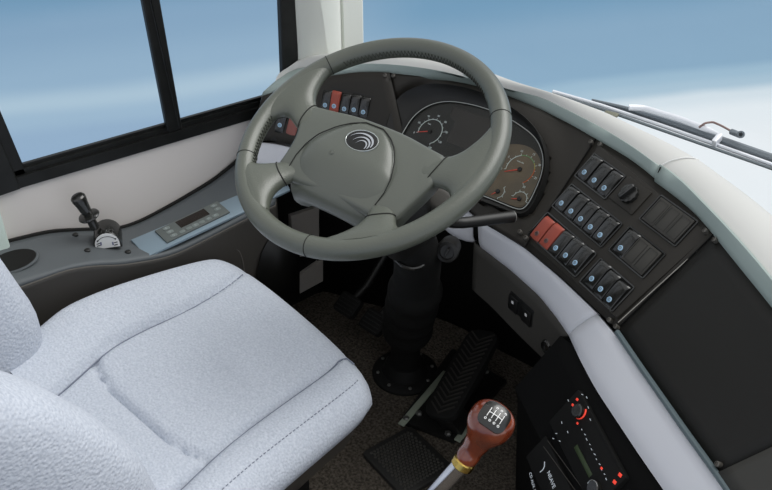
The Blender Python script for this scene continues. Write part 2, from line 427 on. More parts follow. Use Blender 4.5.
# body behind the fascia: dark filler that carries the dash
mb = MB()
sk = resample(E4all, 30, 1)
mb.loft([[p+V((0, .03, -.012)) for p in sk], [V((p.x, .61, .50)) for p in sk]]); mb.build('underside', M_DEEP, DASH, solid=.004)
mb = MB()
c = resample(E3L+E3R[1:], 40, 1)
mb.loft([[q+V((0, .011, -.09)) for q in c], [V((q.x, max(q.y+.011, .0), FLOOR)) for q in c]]); mb.build('outer_skirt', M_DEEP, DASH, solid=.004)
# screws on the face
def screw(px, py, name='screw', r=.0042, par=None):
    p = hit(px, py)
    if p is None: return
    q1, q2 = hit(px+4, py), hit(px, py+4)
    n = (q2-p).cross(q1-p).normalized()
    if n.dot(CAM-p) < 0: n = -n
    F = frame(p+n*.006, V((1, 0, 0)), n)
    mb = MB(); mb.lathe([(r, -.006), (r, .0022), (r*.7, .003), (r*.68, .0014), (.0004, .0014)], F, 14)
    mb.box(r*1.1, r*.22, .0006, F @ T(0, 0, .0018)); mb.build(name, M_SCREW, par or DASH)
for px, py in ((386, 76), (394, 76.5), (592, 143.5), (601, 146), (521, 233), (527, 239), (611, 321), (618, 328), (707, 232.5), (716.5, 241.5), (720.5, 465)): screw(px, py)
# thin raised edge of the switch panel (right) and bottom line of the blank panel
mb = MB(); 
so2, sn2 = plane_of([(530, 242), (615, 316), (705, 234), (600, 148)]); so2 = so2+sn2*.0052
mb.tube([PL(712.5, 236.5, so2, sn2), PL(618, 322.5, so2, sn2)], .0009, 6)
mb.build('panel_edge', mat('pale panel edge', (168, 164, 156), .4), DASH)  # pale line along the panel's right edge

# ------------------------------------------------------------------ rocker switch panels
def rocker_mesh(w, l):
    mb = MB(); rows = []
    for k in range(21):           # along the length: high at the upper end, dipping to the lamp end
        t = k/20; y = l*(t-.5)
        h = .0028+.0044*t+.0012*sin(PI*t)
        if t > .8: h *= math.sqrt(max(.05, 1-((t-.8)/.2)**2))
        if t < .12: h *= math.sqrt(max(.2, 1-((.12-t)/.13)**2))
        rows.append([V((-w/2, y, 0)), V((-w/2, y, h*.62)), V((-w/2+.0010, y, h*.86)), V((-w/4, y, h)), V((0, y, h+.0003)), V((w/4, y, h)), V((w/2-.0010, y, h*.86)), V((w/2, y, h*.62)), V((w/2, y, 0))])
    mb.loft(rows, True, True); return mb
def rocker(par, F, w, l, m, dot_m, name='rocker_switch', label=None, dy=-.24):
    mb = rocker_mesh(w, l); mb.bm.transform(F); o = mb.build(name, m, par, ang=30)
    if label: o['label'] = label
    if dot_m:
        D = F @ T(0, dy*l, .0052) @ Matrix.Rotation(rad(6), 4, 'X')
        mb = MB(); mb.lathe([(.0050, -.002), (.0050, .0005), (.0046, .0010), (.0004, .0010)], D, 16); i = mb.build('lamp_icon', dot_m, o)
        mb = MB(); mb.tube(to3(arc(0, 0, .0025, 0, 350, 14), .0011), .0004, 5, M=D); mb.box(.0006, .0030, .0004, D @ T(0, 0, .0014) @ RZ(random.choice((.6, 0, 1.6, 2.4)))); mb.build('icon_print', M_INK, o)
    return o
o, n = plane_of([(530, 242), (615, 316), (705, 234), (600, 148)])
o = o + n*.004
SW = thing('switchboard', o, 'large dark switch panel right of the gauges, rows of rockers, two red', 'switch panel')
uvec = PL(601.5, 236.5, o, n)-PL(562.7, 204.5, o, n)
FB = frame(o, uvec, n)
FBi = FB.inverted()
def loc(px, py): p = FBi @ PL(px, py, o, n); return p.x, p.y
PITCH = uvec.length/4
SWL = PITCH*1.72
# backing plate
quad = [loc(*p) for p in ((598.5, 143), (711, 234), (617, 320), (526.5, 242))]
def inset(q, d):
    c = V((sum(p[0] for p in q)/4, sum(p[1] for p in q)/4)); return [tuple(V(p)+(c-V(p)).normalized()*d) for p in q]
mb = MB(); mb.prism(inset(quad, .004), -.012, 0, FB, bev=.0015); mb.build('plate', M_FACE, SW)
def module(pix_dots, kinds, widths=None):
    """a frame holding rockers given by their lamp points, in order; kinds: k black, r red, b blank"""
    pts = [V(loc(*p)) for p in pix_dots]
    cs = [p+V((0, SWL*.24)) for p in pts]
    mid = sum(cs, V((0, 0)))/len(cs)
    w = PITCH*len(cs)+.006
    Fm = FB @ T(mid.x, mid.y)
    mb = MB(); ring(mb, w, SWL+.006, .004, .0025, .0028, Fm); mb.build('bezel', M_GLOSS, SW)
    mb = MB(); mb.box(w-.002, SWL+.004, .001, Fm @ T(0, 0, .0004)); mb.build('recess', M_DEEP, SW)
    for c, k in zip(cs, kinds):
        F = FB @ T(c.x, c.y, .0005)
        if k == 'b':
            mb = MB(); mb.box(PITCH*.93, SWL*.96, .004, F @ T(0, 0, .002), bev=.0008); bo = mb.build('blank_cover', mat('grey blanking cover', (60, 58, 53), .5), SW)
            mb = MB(); ring(mb, PITCH*.72, SWL*.8, .001, .0006, .0006, F @ T(0, 0, .004)); mb.build('cover_rib', M_BLACK, bo)
        else:
            rocker(SW, F, PITCH*.87, SWL, M_RED if k == 'r' else M_GLOSS, M_GREYDOT if k == 'r' else M_BLUEDOT, label='brick red rocker switch' if k == 'r' else None)
def ring(mb, w, h, r, t, hgt, M):
    a = rrect(w, h, r); b = rrect(w-2*t, h-2*t, max(r-t, .0005))
    n = len(a); vs = [(p[0], p[1], 0) for p in a]+[(p[0], p[1], hgt) for p in a]+[(p[0], p[1], hgt) for p in b]+[(p[0], p[1], 0) for p in b]
    fs = []
    for L in range(3):
        for i in range(n): fs.append((L*n+i, L*n+(i+1) % n, (L+1)*n+(i+1) % n, (L+1)*n+i))
    mb.add(vs, fs, M)
module([(585.7, 173.6), (595.6, 181.6), (605.5, 189.4)], 'kkk')
module([(562.7, 204.5), (572.4, 212.5), (582.1, 220.2), (591.8, 228.3), (601.5, 236.3)], 'kkkkk')
module([(538.3, 234.7), (547.6, 242), (557.2, 249.3), (567, 256.6), (576.6, 264)], 'rrkkk')
module([(593.2, 280), (602, 290.3), (610.8, 300.7)], 'kkk')
module([(622, 249.3), (632, 257.8), (642, 266.3)], 'kbb')
module([(652.5, 218), (663.5, 226.2), (674.5, 234.4)], 'bbb')
# rotary knob
kx, ky = loc(630.5, 195.5)
F = FB @ T(kx, ky)
mb = MB(); mb.prism(rrect(PITCH*2.2, SWL*1.02, .002), 0, .003, F, bev=.001); mb.build('knob_plate', M_FACE, SW)
mb = MB()
fl = []
for k in range(48): fl.append((.0172*(1+.06*(k % 4 < 2))*cos(2*PI*k/48), .0172*(1+.06*(k % 4 < 2))*sin(2*PI*k/48)))
mb.prism(fl, .003, .011, F, bev=.0015); kn = mb.build('rotary_knob', M_GLOSS, SW)
mb = MB(); mb.box(.009, .033, .014, F @ T(0, 0, .014) @ RZ(-.25), bev=.0028, seg=3); mb.build('grip_bar', M_GLOSS, kn)

# left switch group
o2, n2 = plane_of([(330, 118), (372, 124), (376, 98), (330, 90)])
o2 = o2+n2*.003
LS = thing('switchboard', o2, 'small switch panel seen through the top of the steering wheel with one red rocker', 'switch panel')
u2 = PL(364, 112.5, o2, n2)-PL(335, 106, o2, n2)
FL = frame(o2, u2, n2); FLi = FL.inverted()
loc2 = lambda px, py: (FLi @ PL(px, py, o2, n2)).to_2d()
P2 = u2.length/3
L2 = (PL(339, 93, o2, n2)-PL(334, 112, o2, n2)).length*1.05
c = loc2(350, 104)
mb = MB(); ring(mb, P2*5.3, L2+.010, .003, .002, .003, FL @ T(c.x, c.y)); mb.build('bezel', M_BLACK, LS)
mb = MB(); mb.box(P2*5.25, L2+.008, .002, FL @ T(c.x, c.y, -.0005)); mb.build('recess', M_DEEP, LS)
for i, px in enumerate(((326, 105.2), (335.3, 106.2), (345, 109), (354.6, 109.9), (364, 112.2))):
    p = loc2(*px)+V((0, L2*.24)); red = i == 1
    rocker(LS, FL @ T(p.x, p.y, .0006+(.003 if red else 0)), P2*.92, L2, M_RED if red else M_GLOSS, M_BLUEDOT, label='red rocker switch' if red else None)
o3, n3 = plane_of([(272, 134), (292, 140), (294, 118), (282, 114)])
o3 = o3+n3*.003
LB = thing('switchboard', o3, 'tiny two switch panel seen through the left gap of the steering wheel', 'switch panel')
u3 = PL(293, 128, o3, n3)-PL(281, 124, o3, n3)
F3 = frame(o3, u3, n3); F3i = F3.inverted()
loc3 = lambda px, py: (F3i @ PL(px, py, o3, n3)).to_2d()
mb = MB(); c = loc3(284, 127); mb.box(u3.length*2.9, u3.length*2.5, .004, F3 @ T(c.x, c.y, -.001), bev=.0015); mb.build('plate', M_BLACK, LB)
for px, m, d in (((281, 124), M_GLOSS, M_BLUEDOT), ((293, 127), M_PINK, None)):
    p = loc3(*px); rocker(LB, F3 @ T(p.x, p.y+.006, .001), u3.length*.8, u3.length*1.8, m, d, label='faded red rocker switch' if m is M_PINK else None, dy=-.16)

# ------------------------------------------------------------------ instrument cluster
IC = thing('instrument_cluster', oc, 'hooded instrument cluster with two white dials behind the steering wheel', 'instrument cluster')
def match(inner, outer):      # closest outer points by angle, so both rings share a vertex count
    c = sum(inner, V((0, 0)))/len(inner); res = []
    for p in inner:
        d = (p-c).normalized(); best = max(outer, key=lambda q: (q-c).normalized().dot(d)); res.append(best)
    for _ in range(1): res = [(res[i-1]+res[i]*2+res[(i+1) % len(res)])/4 for i in range(len(res))]
    return res
ho = match(lens, hood); n = len(lens)
ymin = min(p.y for p in ho); ymax = max(p.y for p in ho)
hh = lambda p: .005+.024*max(0, min(1, (p.y-ymin)/(ymax-ymin)))**.8
mb = MB()
rows = [[V((p.x*1.0, p.y, -.034)) for p in ho], [V((p.x, p.y, hh(p)*.75)) for p in ho], [V((p.x, p.y, hh(p))) for p in [a.lerp(b, .10) for a, b in zip(ho, lens)]],
        [V((p.x, p.y, hh(p)*.8)) for p in [a.lerp(b, .2) for a, b in zip(ho, lens)]], [V((p.x, p.y, .001)) for p in [a.lerp(b, .55) for a, b in zip(ho, lens)]], [V((p.x, p.y, -.001)) for p in lens]]
mb.loft([[FC @ p for p in r] for r in rows], True); mb.build('hood', M_BLACK, IC, ang=60)
mb = MB(); mb.tube(to3(lens, .0012), .0009, 6, closed=True, M=FC); mb.build('bezel', mat('worn silver bezel', (198, 202, 198), .3, metal=.6), IC)
mb = MB(); mb.add([(p.x, p.y, -.004) for p in lens], [tuple(range(n))], FC); mb.build('gauge_board', M_DIAL, IC)
# brown sheet painting the lens reflection over the right gauges
rf = [lc(*p) for p in ((499, 146), (510, 143), (524, 144), (534, 149), (541, 160), (539.5, 176), (529, 198), (524, 205), (520, 207), (514, 206), (497, 199), (470, 189), (478, 168))]
mb = MB(); rfs = smooth_closed(rf, 2); mb.add([(p.x, p.y, -.0032) for p in rfs], [tuple(range(len(rfs)))], FC); mb.build('gauge_sheen', M_DIALB, IC)
# dark display outline
dp = [lc(*p) for p in ((453, 106), (449.5, 115), (455, 121), (446, 141), (484, 155), (500, 122))]
mb = MB(); mb.add([(p.x, p.y, -.0030) for p in dp], [tuple(range(len(dp)))], FC); ds = mb.build('display_window', mat('warm dark display', (54, 51, 46), .35), IC)
mb = MB(); mb.tube(to3(dp, -.0028), .0004, 5, closed=True, M=FC); mb.build('display_outline', mat('display outline grey', (84, 84, 78), .5), ds)
ppm = 1/ (PL(500, 150, oc, nc)-PL(501, 150, oc, nc)).length
def dial(cx, cy, rpx, a0, a1, labels, needle, nticks, arcs, fs=.0062, name='speedometer'):
    c = lc(cx, cy); R = rpx/ppm; F = FC @ T(c.x, c.y, -.0024)
    mb = MB(); mb.lathe([(R*1.0, -.0006), (R*1.0, -.0003), (.0004, -.0003)], F, 32); d = mb.build(name, M_DIAL if name == 'speedometer' else M_DIALB, IC)
    for m, f0, f1, t in arcs:
        mb = MB(); mb.tube(to3(arc(0, 0, R, a0+(a1-a0)*f0, a0+(a1-a0)*f1, 24)), t, 5, M=F); mb.build('scale_arc', m, d)
    mb = MB()
    for k in range(nticks+1):
        a = rad(a0+(a1-a0)*k/nticks); L = .0042 if k % 2 == 0 else .0028
        mb.box(L, .0009, .0004, F @ RZ(a) @ T(R+L/2, 0, 0))
    mb.build('tick_marks', M_SCALE, d)
    mb = MB()
    for k, s in enumerate(labels):
        a = rad(a0+(a1-a0)*k/max(1, len(labels)-1))
        t = text(s, F @ T((R+.0095)*cos(a), (R+.0095)*sin(a), 0), fs, M_SCALE, d, None); me = bpy.data.meshes.new('t'); t.bm.to_mesh(me); t.bm.free(); mb.bm.from_mesh(me); bpy.data.meshes.remove(me)
    if labels: mb.build('dial_numbers', M_SCALE, d)
    a = rad(needle)
    mb = MB(); mb.loft([[V((-.003, -.0011, .0012)), V((-.003, .0011, .0012)), V((-.003, .0011, .002)), V((-.003, -.0011, .002))], [V((R*1.05, -.0004, .0012)), V((R*1.05, .0004, .0012)), V((R*1.05, .0004, .002)), V((R*1.05, -.0004, .002))]], True, True, F @ RZ(a)); mb.build('needle', M_NEEDLE, d)
    mb = MB(); mb.lathe([(.0046, 0), (.0046, .0026), (.0036, .0034), (.0004, .0034)], F, 16); mb.build('needle_cap', M_BLACK, d)
    return d
dial(429.5, 131, 13.2, 205, -55, ['0', '20', '40', '60', '80', '100', '120', '140'], 205, 14, [(M_SCALE, 0, 1, .0008)])
dial(519.5, 169, 14, 200, -45, ['0', '5', '10', '15', '20', '25', '30'], 212, 12, [(M_SCALE, 0, .34, .0008), (M_GREEN, .34, .62, .0010), (M_YELL, .62, .72, .0009), (M_ORANGE, .72, 1, .0009)], name='tachometer')
dial(497.5, 191, 6.2, 60, -60, [], 235, 3, [(M_SCALE, 0, 1, .0006)], name='small_gauge')
dial(519, 198.5, 7, 180, 0, [], 205, 6, [(M_SCALE, 0, 1, .0006)], name='small_gauge')
c = lc(429, 123.5); text('km/h', FC @ T(c.x, c.y, -.0022), .0042, M_SCALE, IC, 'unit_print')
c = lc(520, 161.5); text('r/min x100', FC @ T(c.x, c.y, -.0022), .0036, M_SCALE, IC, 'unit_print')
mb = MB(); mb.add([(p.x, p.y, .0006) for p in lens], [tuple(range(n))], FC); mb.build('lens', G_LENS, IC)

# ------------------------------------------------------------------ steering wheel
WC = V((-.002, -.008, .937)); WN = V((sin(.07), -sin(.45), 1)).normalized()
wa = V((0, 1, 0)).cross(WN).normalized()
FW0 = frame(WC, wa, WN)
FW = FW0 @ RZ(rad(11))
SWH = thing('steering_wheel', WC, 'olive grey four spoke steering wheel with oval emblem and stitched rim', 'steering wheel')
R0, RT = .215, .0168
mb = MB(); rows = []
for i in range(120):
    a = 2*PI*i/120; rows.append([V(((R0+RT*1.0*cos(t))*cos(a), (R0+RT*1.0*cos(t))*sin(a), RT*1.05*sin(t))) for t in [2*PI*k/24 for k in range(24)]])
rows.append(rows[0]); mb.loft([[FW @ p for p in r] for r in rows], True); mb.build('rim', M_WHEEL, SWH, ang=80)
for adeg in (159, 47.5, -67, 224):
    a = rad(adeg); mb = MB()
    mb.tube([V(((R0+(RT+.0002)*cos(t))*cos(a), (R0+(RT+.0002)*cos(t))*sin(a), (RT*1.05+.0002)*sin(t))) for t in [2*PI*k/28 for k in range(28)]], .0007, 6, closed=True, M=FW0)
    mb.build('rim_seam', M_SEAM, SWH)
def stitch(a0, a1, t0=PI-.15):
    pts = []; n = int(abs(a1-a0)*R0*PI/180/.0035)
    for k in range(n):
        a = rad(a0+(a1-a0)*k/(n-1)); t = t0+(.26 if k % 2 else -.26)
        pts.append(V(((R0+(RT+.0004)*cos(t))*cos(a), (R0+(RT+.0004)*cos(t))*sin(a), (RT*1.05+.0004)*sin(t))))
    mb = MB(); mb.tube(pts, .0010, 4, M=FW0); mb.build('stitching', M_STITCH, SWH)
stitch(152, 62); stitch(229, 196); stitch(236, 262)
# spokes: edges (left edge list A, right edge list B) in hub coordinates
def spoke(A, B, th, hz, si=4):
    mb = MB(); rows = []
    A = resample([V((x, y, 0)) for x, y in A], 17, 2); B = resample([V((x, y, 0)) for x, y in B], 17, 2)
    for i in range(17):
        t = i/16; a, b = A[i], B[i]; k = min(len(th)-1.001, t*(len(th)-1)); j = int(k); f = k-j
        h = th[j]*(1-f)+th[j+1]*f; z = hz[j]*(1-f)+hz[j+1]*f
        ra, rb_ = a.length, b.length; aa, ab = math.atan2(a.y, a.x), math.atan2(b.y, b.x); row = []
        if ab-aa > PI: ab -= 2*PI
        if ab-aa < -PI: ab += 2*PI
        for q in range(28):
            an = 2*PI*q/28; c_, s_ = cos(an), sin(an)
            e = (math.copysign(abs(c_)**.75, c_)+1)/2; r_ = ra+(rb_-ra)*e; g_ = aa+(ab-aa)*e
            row.append(V((r_*cos(g_), r_*sin(g_), z+h*math.copysign(abs(s_)**.85, s_))))
        rows.append(row)
    mb.loft([[FW @ p for p in r] for r in rows], True, True); o_ = mb.build('spoke', M_WHEEL, SWH, ang=70)
    c_ = sum(rows[si], V((0, 0, 0)))/28
    mb = MB(); mb.tube([c_+(p-c_)*1.012+(p-c_).normalized()*.0003 for p in rows[si]], .0011, 6, closed=True, M=FW); mb.build('spoke_seam', M_SEAM, SWH)
    return o_
upA = [(.108, .024), (.140, .024), (.158, .040), (.167, .062), (.172, .090), (.170, .118)]
upB = [(.108, -.034), (.150, -.029), (.169, -.027), (.184, -.031), (.195, -.044), (.203, -.066)]
loA = [(.108, -.078), (.130, -.104), (.143, -.117), (.154, -.123), (.166, -.122), (.178, -.110)]
loB = [(.066, -.092), (.085, -.116), (.090, -.138), (.085, -.160), (.070, -.182), (.050, -.201)]
th_u = [.012, .013, .0148, .0158, .0166, .0166]; hz_u = [-.009, -.007, -.004, -.001, 0, 0]
th_l = [.012, .013, .0148, .0158, .0166, .0166]; hz_l = [-.022, -.016, -.009, -.003, 0, 0]
mir = lambda L: [(-x, y) for x, y in L]
spoke(upA, upB, th_u, hz_u); spoke(mir(upA), [(-.108, -.034), (-.146, -.026), (-.163, -.017), (-.178, -.012), (-.191, -.020), (-.203, -.048)], th_u, hz_u); spoke(loA, loB, th_l, hz_l, 5); spoke(mir(loA), mir(loB), th_l, hz_l, 5)
# hub cover: grid between the upper edge and a lower edge that reaches down the four arms
halfR = [(0, .037), (.05, .036), (.10, .029), (.142, .024), (.149, .004), (.153, -.022), (.149, -.042), (.143, -.062), (.136, -.084), (.131, -.106), (.110, -.112), (.086, -.116), (.072, -.116), (.04, -.114), (0, -.113)]
halfL = [(.04, -.114), (.072, -.116), (.086, -.116), (.110, -.112), (.128, -.104), (.127, -.084), (.128, -.062), (.131, -.042), (.141, -.022), (.149, .004), (.142, .024), (.10, .029), (.05, .036)]
outl = halfR+[(-x, y) for x, y in halfL]
mb = MB()
ol = smooth_closed(outl, 1)
mb.prism([tuple(p) for p in ol], -.040, -.001, ID, bev=.009, seg=4)
for v in mb.bm.verts:      # the cover sinks towards the driver's lap and bulges at the middle
    v.co.z += .006 - .17*max(0, -v.co.y-.03)
    if v.co.z < -.02: v.co.x *= .93; v.co.y = v.co.y*.93-.002
bmesh.ops.triangulate(mb.bm, faces=[f for f in mb.bm.faces if len(f.verts) > 4])
mb.bm.transform(FW); hub = mb.build('hub_cover', M_HUB, SWH, ang=60)
# central pad
PW = [(-.140, .048), (-.132, .072), (-.12, .084), (-.10, .092), (-.075, .094), (-.05, .090), (-.025, .079), (0, .060), (.016, .040), (.026, .018)]
def padw(y):   # half width of the pad at height y
    for (a, b), (c, d) in zip(PW, PW[1:]):
        if y <= c: return b+(d-b)*(y-a)/(c-a)
    return PW[-1][1]
mb = MB(); rows = []
NY, NX = 26, 32
def pz(y): 
    t = (.026-y)/(.154); return .0095+.004*sin(PI*min(1, t*1.1))-.075*max(0, t-.45)**1.6
for i in range(NY+1):
    t = i/NY; y = .026-.154*t
    e = 1
    w = padw(y)
    row = []
    for j in range(NX+1):
        x = 2*j/NX-1; s = math.copysign(1-(1-abs(x))**1.6, x)
        z = pz(y)-.0095*abs(s)**7-.009*(max(0, (t-.93)/.07)**2)-.006*(max(0, (.05-t)/.05)**2)-.008*s*s*t
        row.append(V((w*s-.007, y, z)))
    rows.append(row)
top = rows
rim_ = [r[0] for r in top]+top[-1][1:]+[r[-1] for r in top[-2::-1]]+top[0][-2:0:-1]
mb.loft(top)
cx = V((0, -.055, 0))
mb.loft([rim_, [V((p.x*1.004, (p.y+.055)*1.004-.055, p.z-.005)) for p in rim_], [V((p.x*.99, (p.y+.055)*.99-.055, p.z-.013)) for p in rim_], [V((p.x*.95, (p.y+.055)*.95-.055, p.z-.022)) for p in rim_], [V((p.x*.85, (p.y+.055)*.85-.055, p.z-.032)) for p in rim_]], True)
mb.bm.transform(FW); pad = mb.build('centre_pad', M_HUB, SWH, ang=70)
k0 = next(i for i, p in enumerate(rim_) if p.y < -.10); gp = [p for p in rim_[k0:]+rim_[:k0] if p.y > -.10]
mb = MB(); mb.tube([V((p.x*1.012, (p.y+.055)*1.012-.055, .0054-.17*max(0, -p.y-.03))) for p in gp], .0010, 6, M=FW); mb.build('pad_gap', M_SEAM, SWH)
# oval emblem: black oval, bright rim, nested crescents
FE = frame(PL(362, 141, WC+WN*.0122, WN), wa, WN) @ RZ(rad(13))
EA, EB = .0305, .0205
el = [(EA*cos(2*PI*k/40), EB*sin(2*PI*k/40)) for k in range(40)]
mb = MB(); mb.prism(el, -.006, .0012, FE, bev=.0006); em = mb.build('emblem', mat('black enamel', (18, 18, 17), .45), SWH); em['label'] = 'black oval emblem with silver crescents'
mb = MB(); mb.tube(to3(el, .001), .0009, 6, closed=True, M=FE); mb.build('emblem_rim', M_SILVER, em)
mb = MB()
for x0, y0, ra, rb, a0, a1, t in ((.000, -.004, .0245, .0185, 172, -12, .0046), (.003, -.0075, .0175, .0150, 176, -18, .0040), (.005, -.010, .0110, .0110, 176, -22, .0030)):
    up, lo = [], []
    for k in range(25):
        f = k/24; a = rad(a0+(a1-a0)*f); th = t*sin(PI*min(1, f*.88+.02))**.9*(.35+.65*f)
        up.append((x0+(ra)*cos(a), y0+rb*sin(a))); lo.append((x0+(ra-th)*cos(a), y0+(rb-th)*sin(a)))
    mb.prism(up+lo[::-1], .0012, .0022, FE)
mb.build('crescents', M_CHROME, em)
mb = MB(); mb.tube(to3(arc(0, 0, .0042, 0, 345, 16)), .0005, 5, M=FW @ T(-.034, -.052, .0125)); mb.build('horn_mark', M_HUB, SWH)
# hub underside boss
mb = MB(); mb.lathe([(.05, -.075), (.062, -.05), (.066, -.03), (.02, -.025)], FW @ T(0, -.03, 0), 28); mb.build('hub_boss', M_BLACK, SWH)

# ------------------------------------------------------------------ steering column
cb = Z(405, 373, FLOOR)
SC = thing('steering_column', cb, 'black steering column with bellows boot and round floor flange under the steering wheel', 'steering column')
ax = -WN
def colf(t): return frame(WC+ax*t, wa, WN)
mb = MB()
secs = [(.07, .075, .06), (.085, .105, .085), (.14, .115, .09), (.20, .10, .085), (.25, .082, .075)]
rows = []
for t, w, h in secs: rows.append([colf(t) @ V((p[0], p[1]-.012, 0)) for p in rrect(w*1.2, h*1.3, .03, 6)])
mb.loft(rows, True, True); sh = mb.build('shroud', M_BLACK, SC, ang=60)
pc = Z(433, 200, .79)
mb = MB(); mb.box(.085, .045, .045, frame(pc, wa, WN), bev=.010, seg=3); mb.build('switch_pod', M_LOWER, SC)
mb = MB(); mb.tube([pc, colf(.13) @ V((.03, 0, 0))], .018, 14); mb.build('pod_arm', M_BLACK, SC)
# ignition lock
p = Z(447, 252, .66)
fi = frame(p, wa, (WN*.3+V((.6, -.7, .1))).normalized())
mb = MB(); mb.lathe([(.020, -.05), (.022, -.01), (.020, .002), (.014, .004), (.013, .0), (.0006, .0)], fi, 24); mb.box(.004, .018, .012, fi @ T(0, 0, .006), bev=.001); mb.build('ignition_lock', M_BLACK, SC)
# boot along a bend down to the flange
path = [colf(.22).translation, colf(.30).translation, colf(.36).translation+V((-.02, .01, 0)), V((-.085, .175, .48)), V((-.135, .205, .38)), V((cb.x+.02, cb.y-.015, .26)), V((cb.x, cb.y, .17)), V((cb.x, cb.y, FLOOR+.004))]
path = resample(path, 60, 6)
rr = []
for i in range(60):
    f = i/59
    b = .046+.004*f
    if .35 < f < .76: b += .010*abs(sin((f-.35)/.41*PI*4))
    if f > .76: b -= .014*min(1, (f-.76)/.06)
    rr.append(b)
mb = MB(); mb.tube(path, rr, 28); mb.build('bellows_boot', M_RUBBER, SC, ang=70)
FFl = frame(V((cb.x, cb.y, FLOOR)), V((1, 0, 0)), V((0, 0, 1)))
mb = MB(); mb.lathe([(.080, 0), (.080, .006), (.074, .011), (.055, .013), (.050, .03), (.044, .04), (.02, .04)], FFl, 40); mb.build('floor_flange', M_RUBBER, SC)
for k in range(8):
    a = 2*PI*k/8+.25; mb = MB(); mb.lathe([(.0045, 0), (.0045, .003), (.003, .0045), (.0005, .0045)], FFl @ T(.067*cos(a), .067*sin(a), .0105), 10); mb.build('flange_bolt', M_BOLT, SC)
# stalk on the right, with a flat end
s0 = colf(.09) @ V((.06, -.03, 0)); s1 = Z(455, 224, .72); s2 = Z(513, 216.5, .705)
mb = MB(); mb.tube(resample([s0, s1, s1.lerp(s2, .15), s1.lerp(s2, .5), s2], 16, 1), [.006]*5+[.0075, .009, .0098, .0102, .0104, .0106, .0108, .011, .0112, .0114, .0114], 14); st = mb.build('stalk', M_BLACK, SC)
d = (s2-s1).normalized()
mb = MB(); mb.lathe([(.0112, 0), (.0108, .002), (.0005, .002)], frame(s2, V((0, 0, 1)), d), 14); mb.build('stalk_end', mat('grey stalk cap', (120, 120, 118), .5), st)
# tilt lever loop below the wheel
q = [Z(395, 259, .66), Z(402, 266, .65), Z(412, 269, .645), Z(421, 267, .645), Z(427, 260, .65)]
mb = MB(); mb.tube(resample(q, 20, 2), .004, 8); mb.build('tilt_lever', M_GLOSS, SC)

# ------------------------------------------------------------------ pedals, plates and mat
zf = FLOOR
PD = thing('pedal', Z(440, 400, zf), 'long treaded black floor pedal beside the column flange', 'pedal')
a, b = Z(437, 418, zf+.07), Z(486, 331, zf+.15)
dirp = (b-a).normalized(); nrm = (V((-.2, -.5, .9))); side = dirp.cross(nrm).normalized(); nrm = side.cross(dirp)
L = (b-a).length; Wd = .088
FP = frame(a.lerp(b, .5), dirp, nrm)
mb = MB(); mb.prism(rrect(L, Wd, .03, 8), -.010, .004, FP, bev=.003); pp = mb.build('tread_plate', M_RUBBER, PD)
mb = MB()
for k in range(16):
    x = -L/2+.022+(L-.044)*k/15
    for s in (1, -1): mb.box(.042, .0036, .004, FP @ T(x, s*.0155, .005) @ RZ(s*rad(55)))
mb.build('chevron_ribs', mat('lighter tread rubber', (42, 40, 36), .7), PD)  # ribs lighter than the tread plate so they stand out
mb = MB(); mb.tube([FP @ V((L*.2, 0, -.01)), FP @ V((L*.25, 0, -.06)), V((FP @ V((L*.2, 0, 0))).xy.to_3d()+V((0, 0, zf+.005)))], .010, 10); mb.build('pedal_link', M_BLACK, PD)
fa = Z(430, 425, zf)
mb = MB(); mb.box(.05, .05, .07, frame(FP @ V((-L*.36, 0, -.042)), dirp, nrm), bev=.004); mb.build('hinge_block', M_BLACK, PD)
# mounting plate
BP = thing('mounting_plate', Z(430, 415, zf), 'bolted steel edged plate on the carpet under the long pedal', 'plate')
quadp = [Z(*p, zf) for p in ((400, 424), (452, 352), (506, 384), (454, 444))]
mb = MB(); mb.add([q+V((0, 0, z)) for z in (.001, .012) for q in quadp], [(0, 1, 2, 3), (4, 5, 6, 7), (0, 1, 5, 4), (1, 2, 6, 5), (2, 3, 7, 6), (3, 0, 4, 7)]); mb.build('plate', M_BLACK, BP)
for p, q in (((401, 425), (446, 372)), ((457, 441), (480, 412))):
    a, b = Z(*p, zf+.013), Z(*q, zf+.013); mb = MB(); mb.box((b-a).length, .016, .004, frame((a+b)/2, b-a, V((0, 0, 1))), bev=.001); mb.build('edge_strip', M_STEEL, BP)
for px in ((406, 419), (419, 414), (448, 434), (455, 420), (486, 372)):
    mb = MB(); mb.lathe([(.008, 0), (.008, .004), (.005, .007), (.0005, .007)], frame(Z(*px, zf+.012), V((1, 0, 0)), V((0, 0, 1))), 6); mb.build('bolt', M_BOLT, BP)
# two dim pedals left of the column
for (px, py, lab) in ((348, 305, 'small dark pedal nearest the pale kick panel'), (374, 322, 'small dark pedal between the kick panel and the column boot')):
    p = Z(px, py, zf+.10); P_ = thing('pedal', V((p.x, p.y, zf)), lab, 'pedal')
    F = frame(p, V((1, .1, 0)), V((0, -.6, .8)))
    mb = MB(); mb.prism(rrect(.07, .055, .01), -.008, .006, F, bev=.003); pad_ = mb.build('pedal_pad', M_RUBBER, P_)
    mb = MB()
    for k in range(5): mb.box(.056, .003, .003, F @ T(0, -.02+.01*k, .006))
    mb.build('pad_ribs', M_BLACK, P_)
    mb = MB(); mb.tube([F @ V((0, .01, -.006)), p+V((-.01, .07, .02)), p+V((-.02, .16, .10)), p+V((-.02, .22, .2))], .010, 10); mb.build('pedal_arm', M_BLACK, P_)
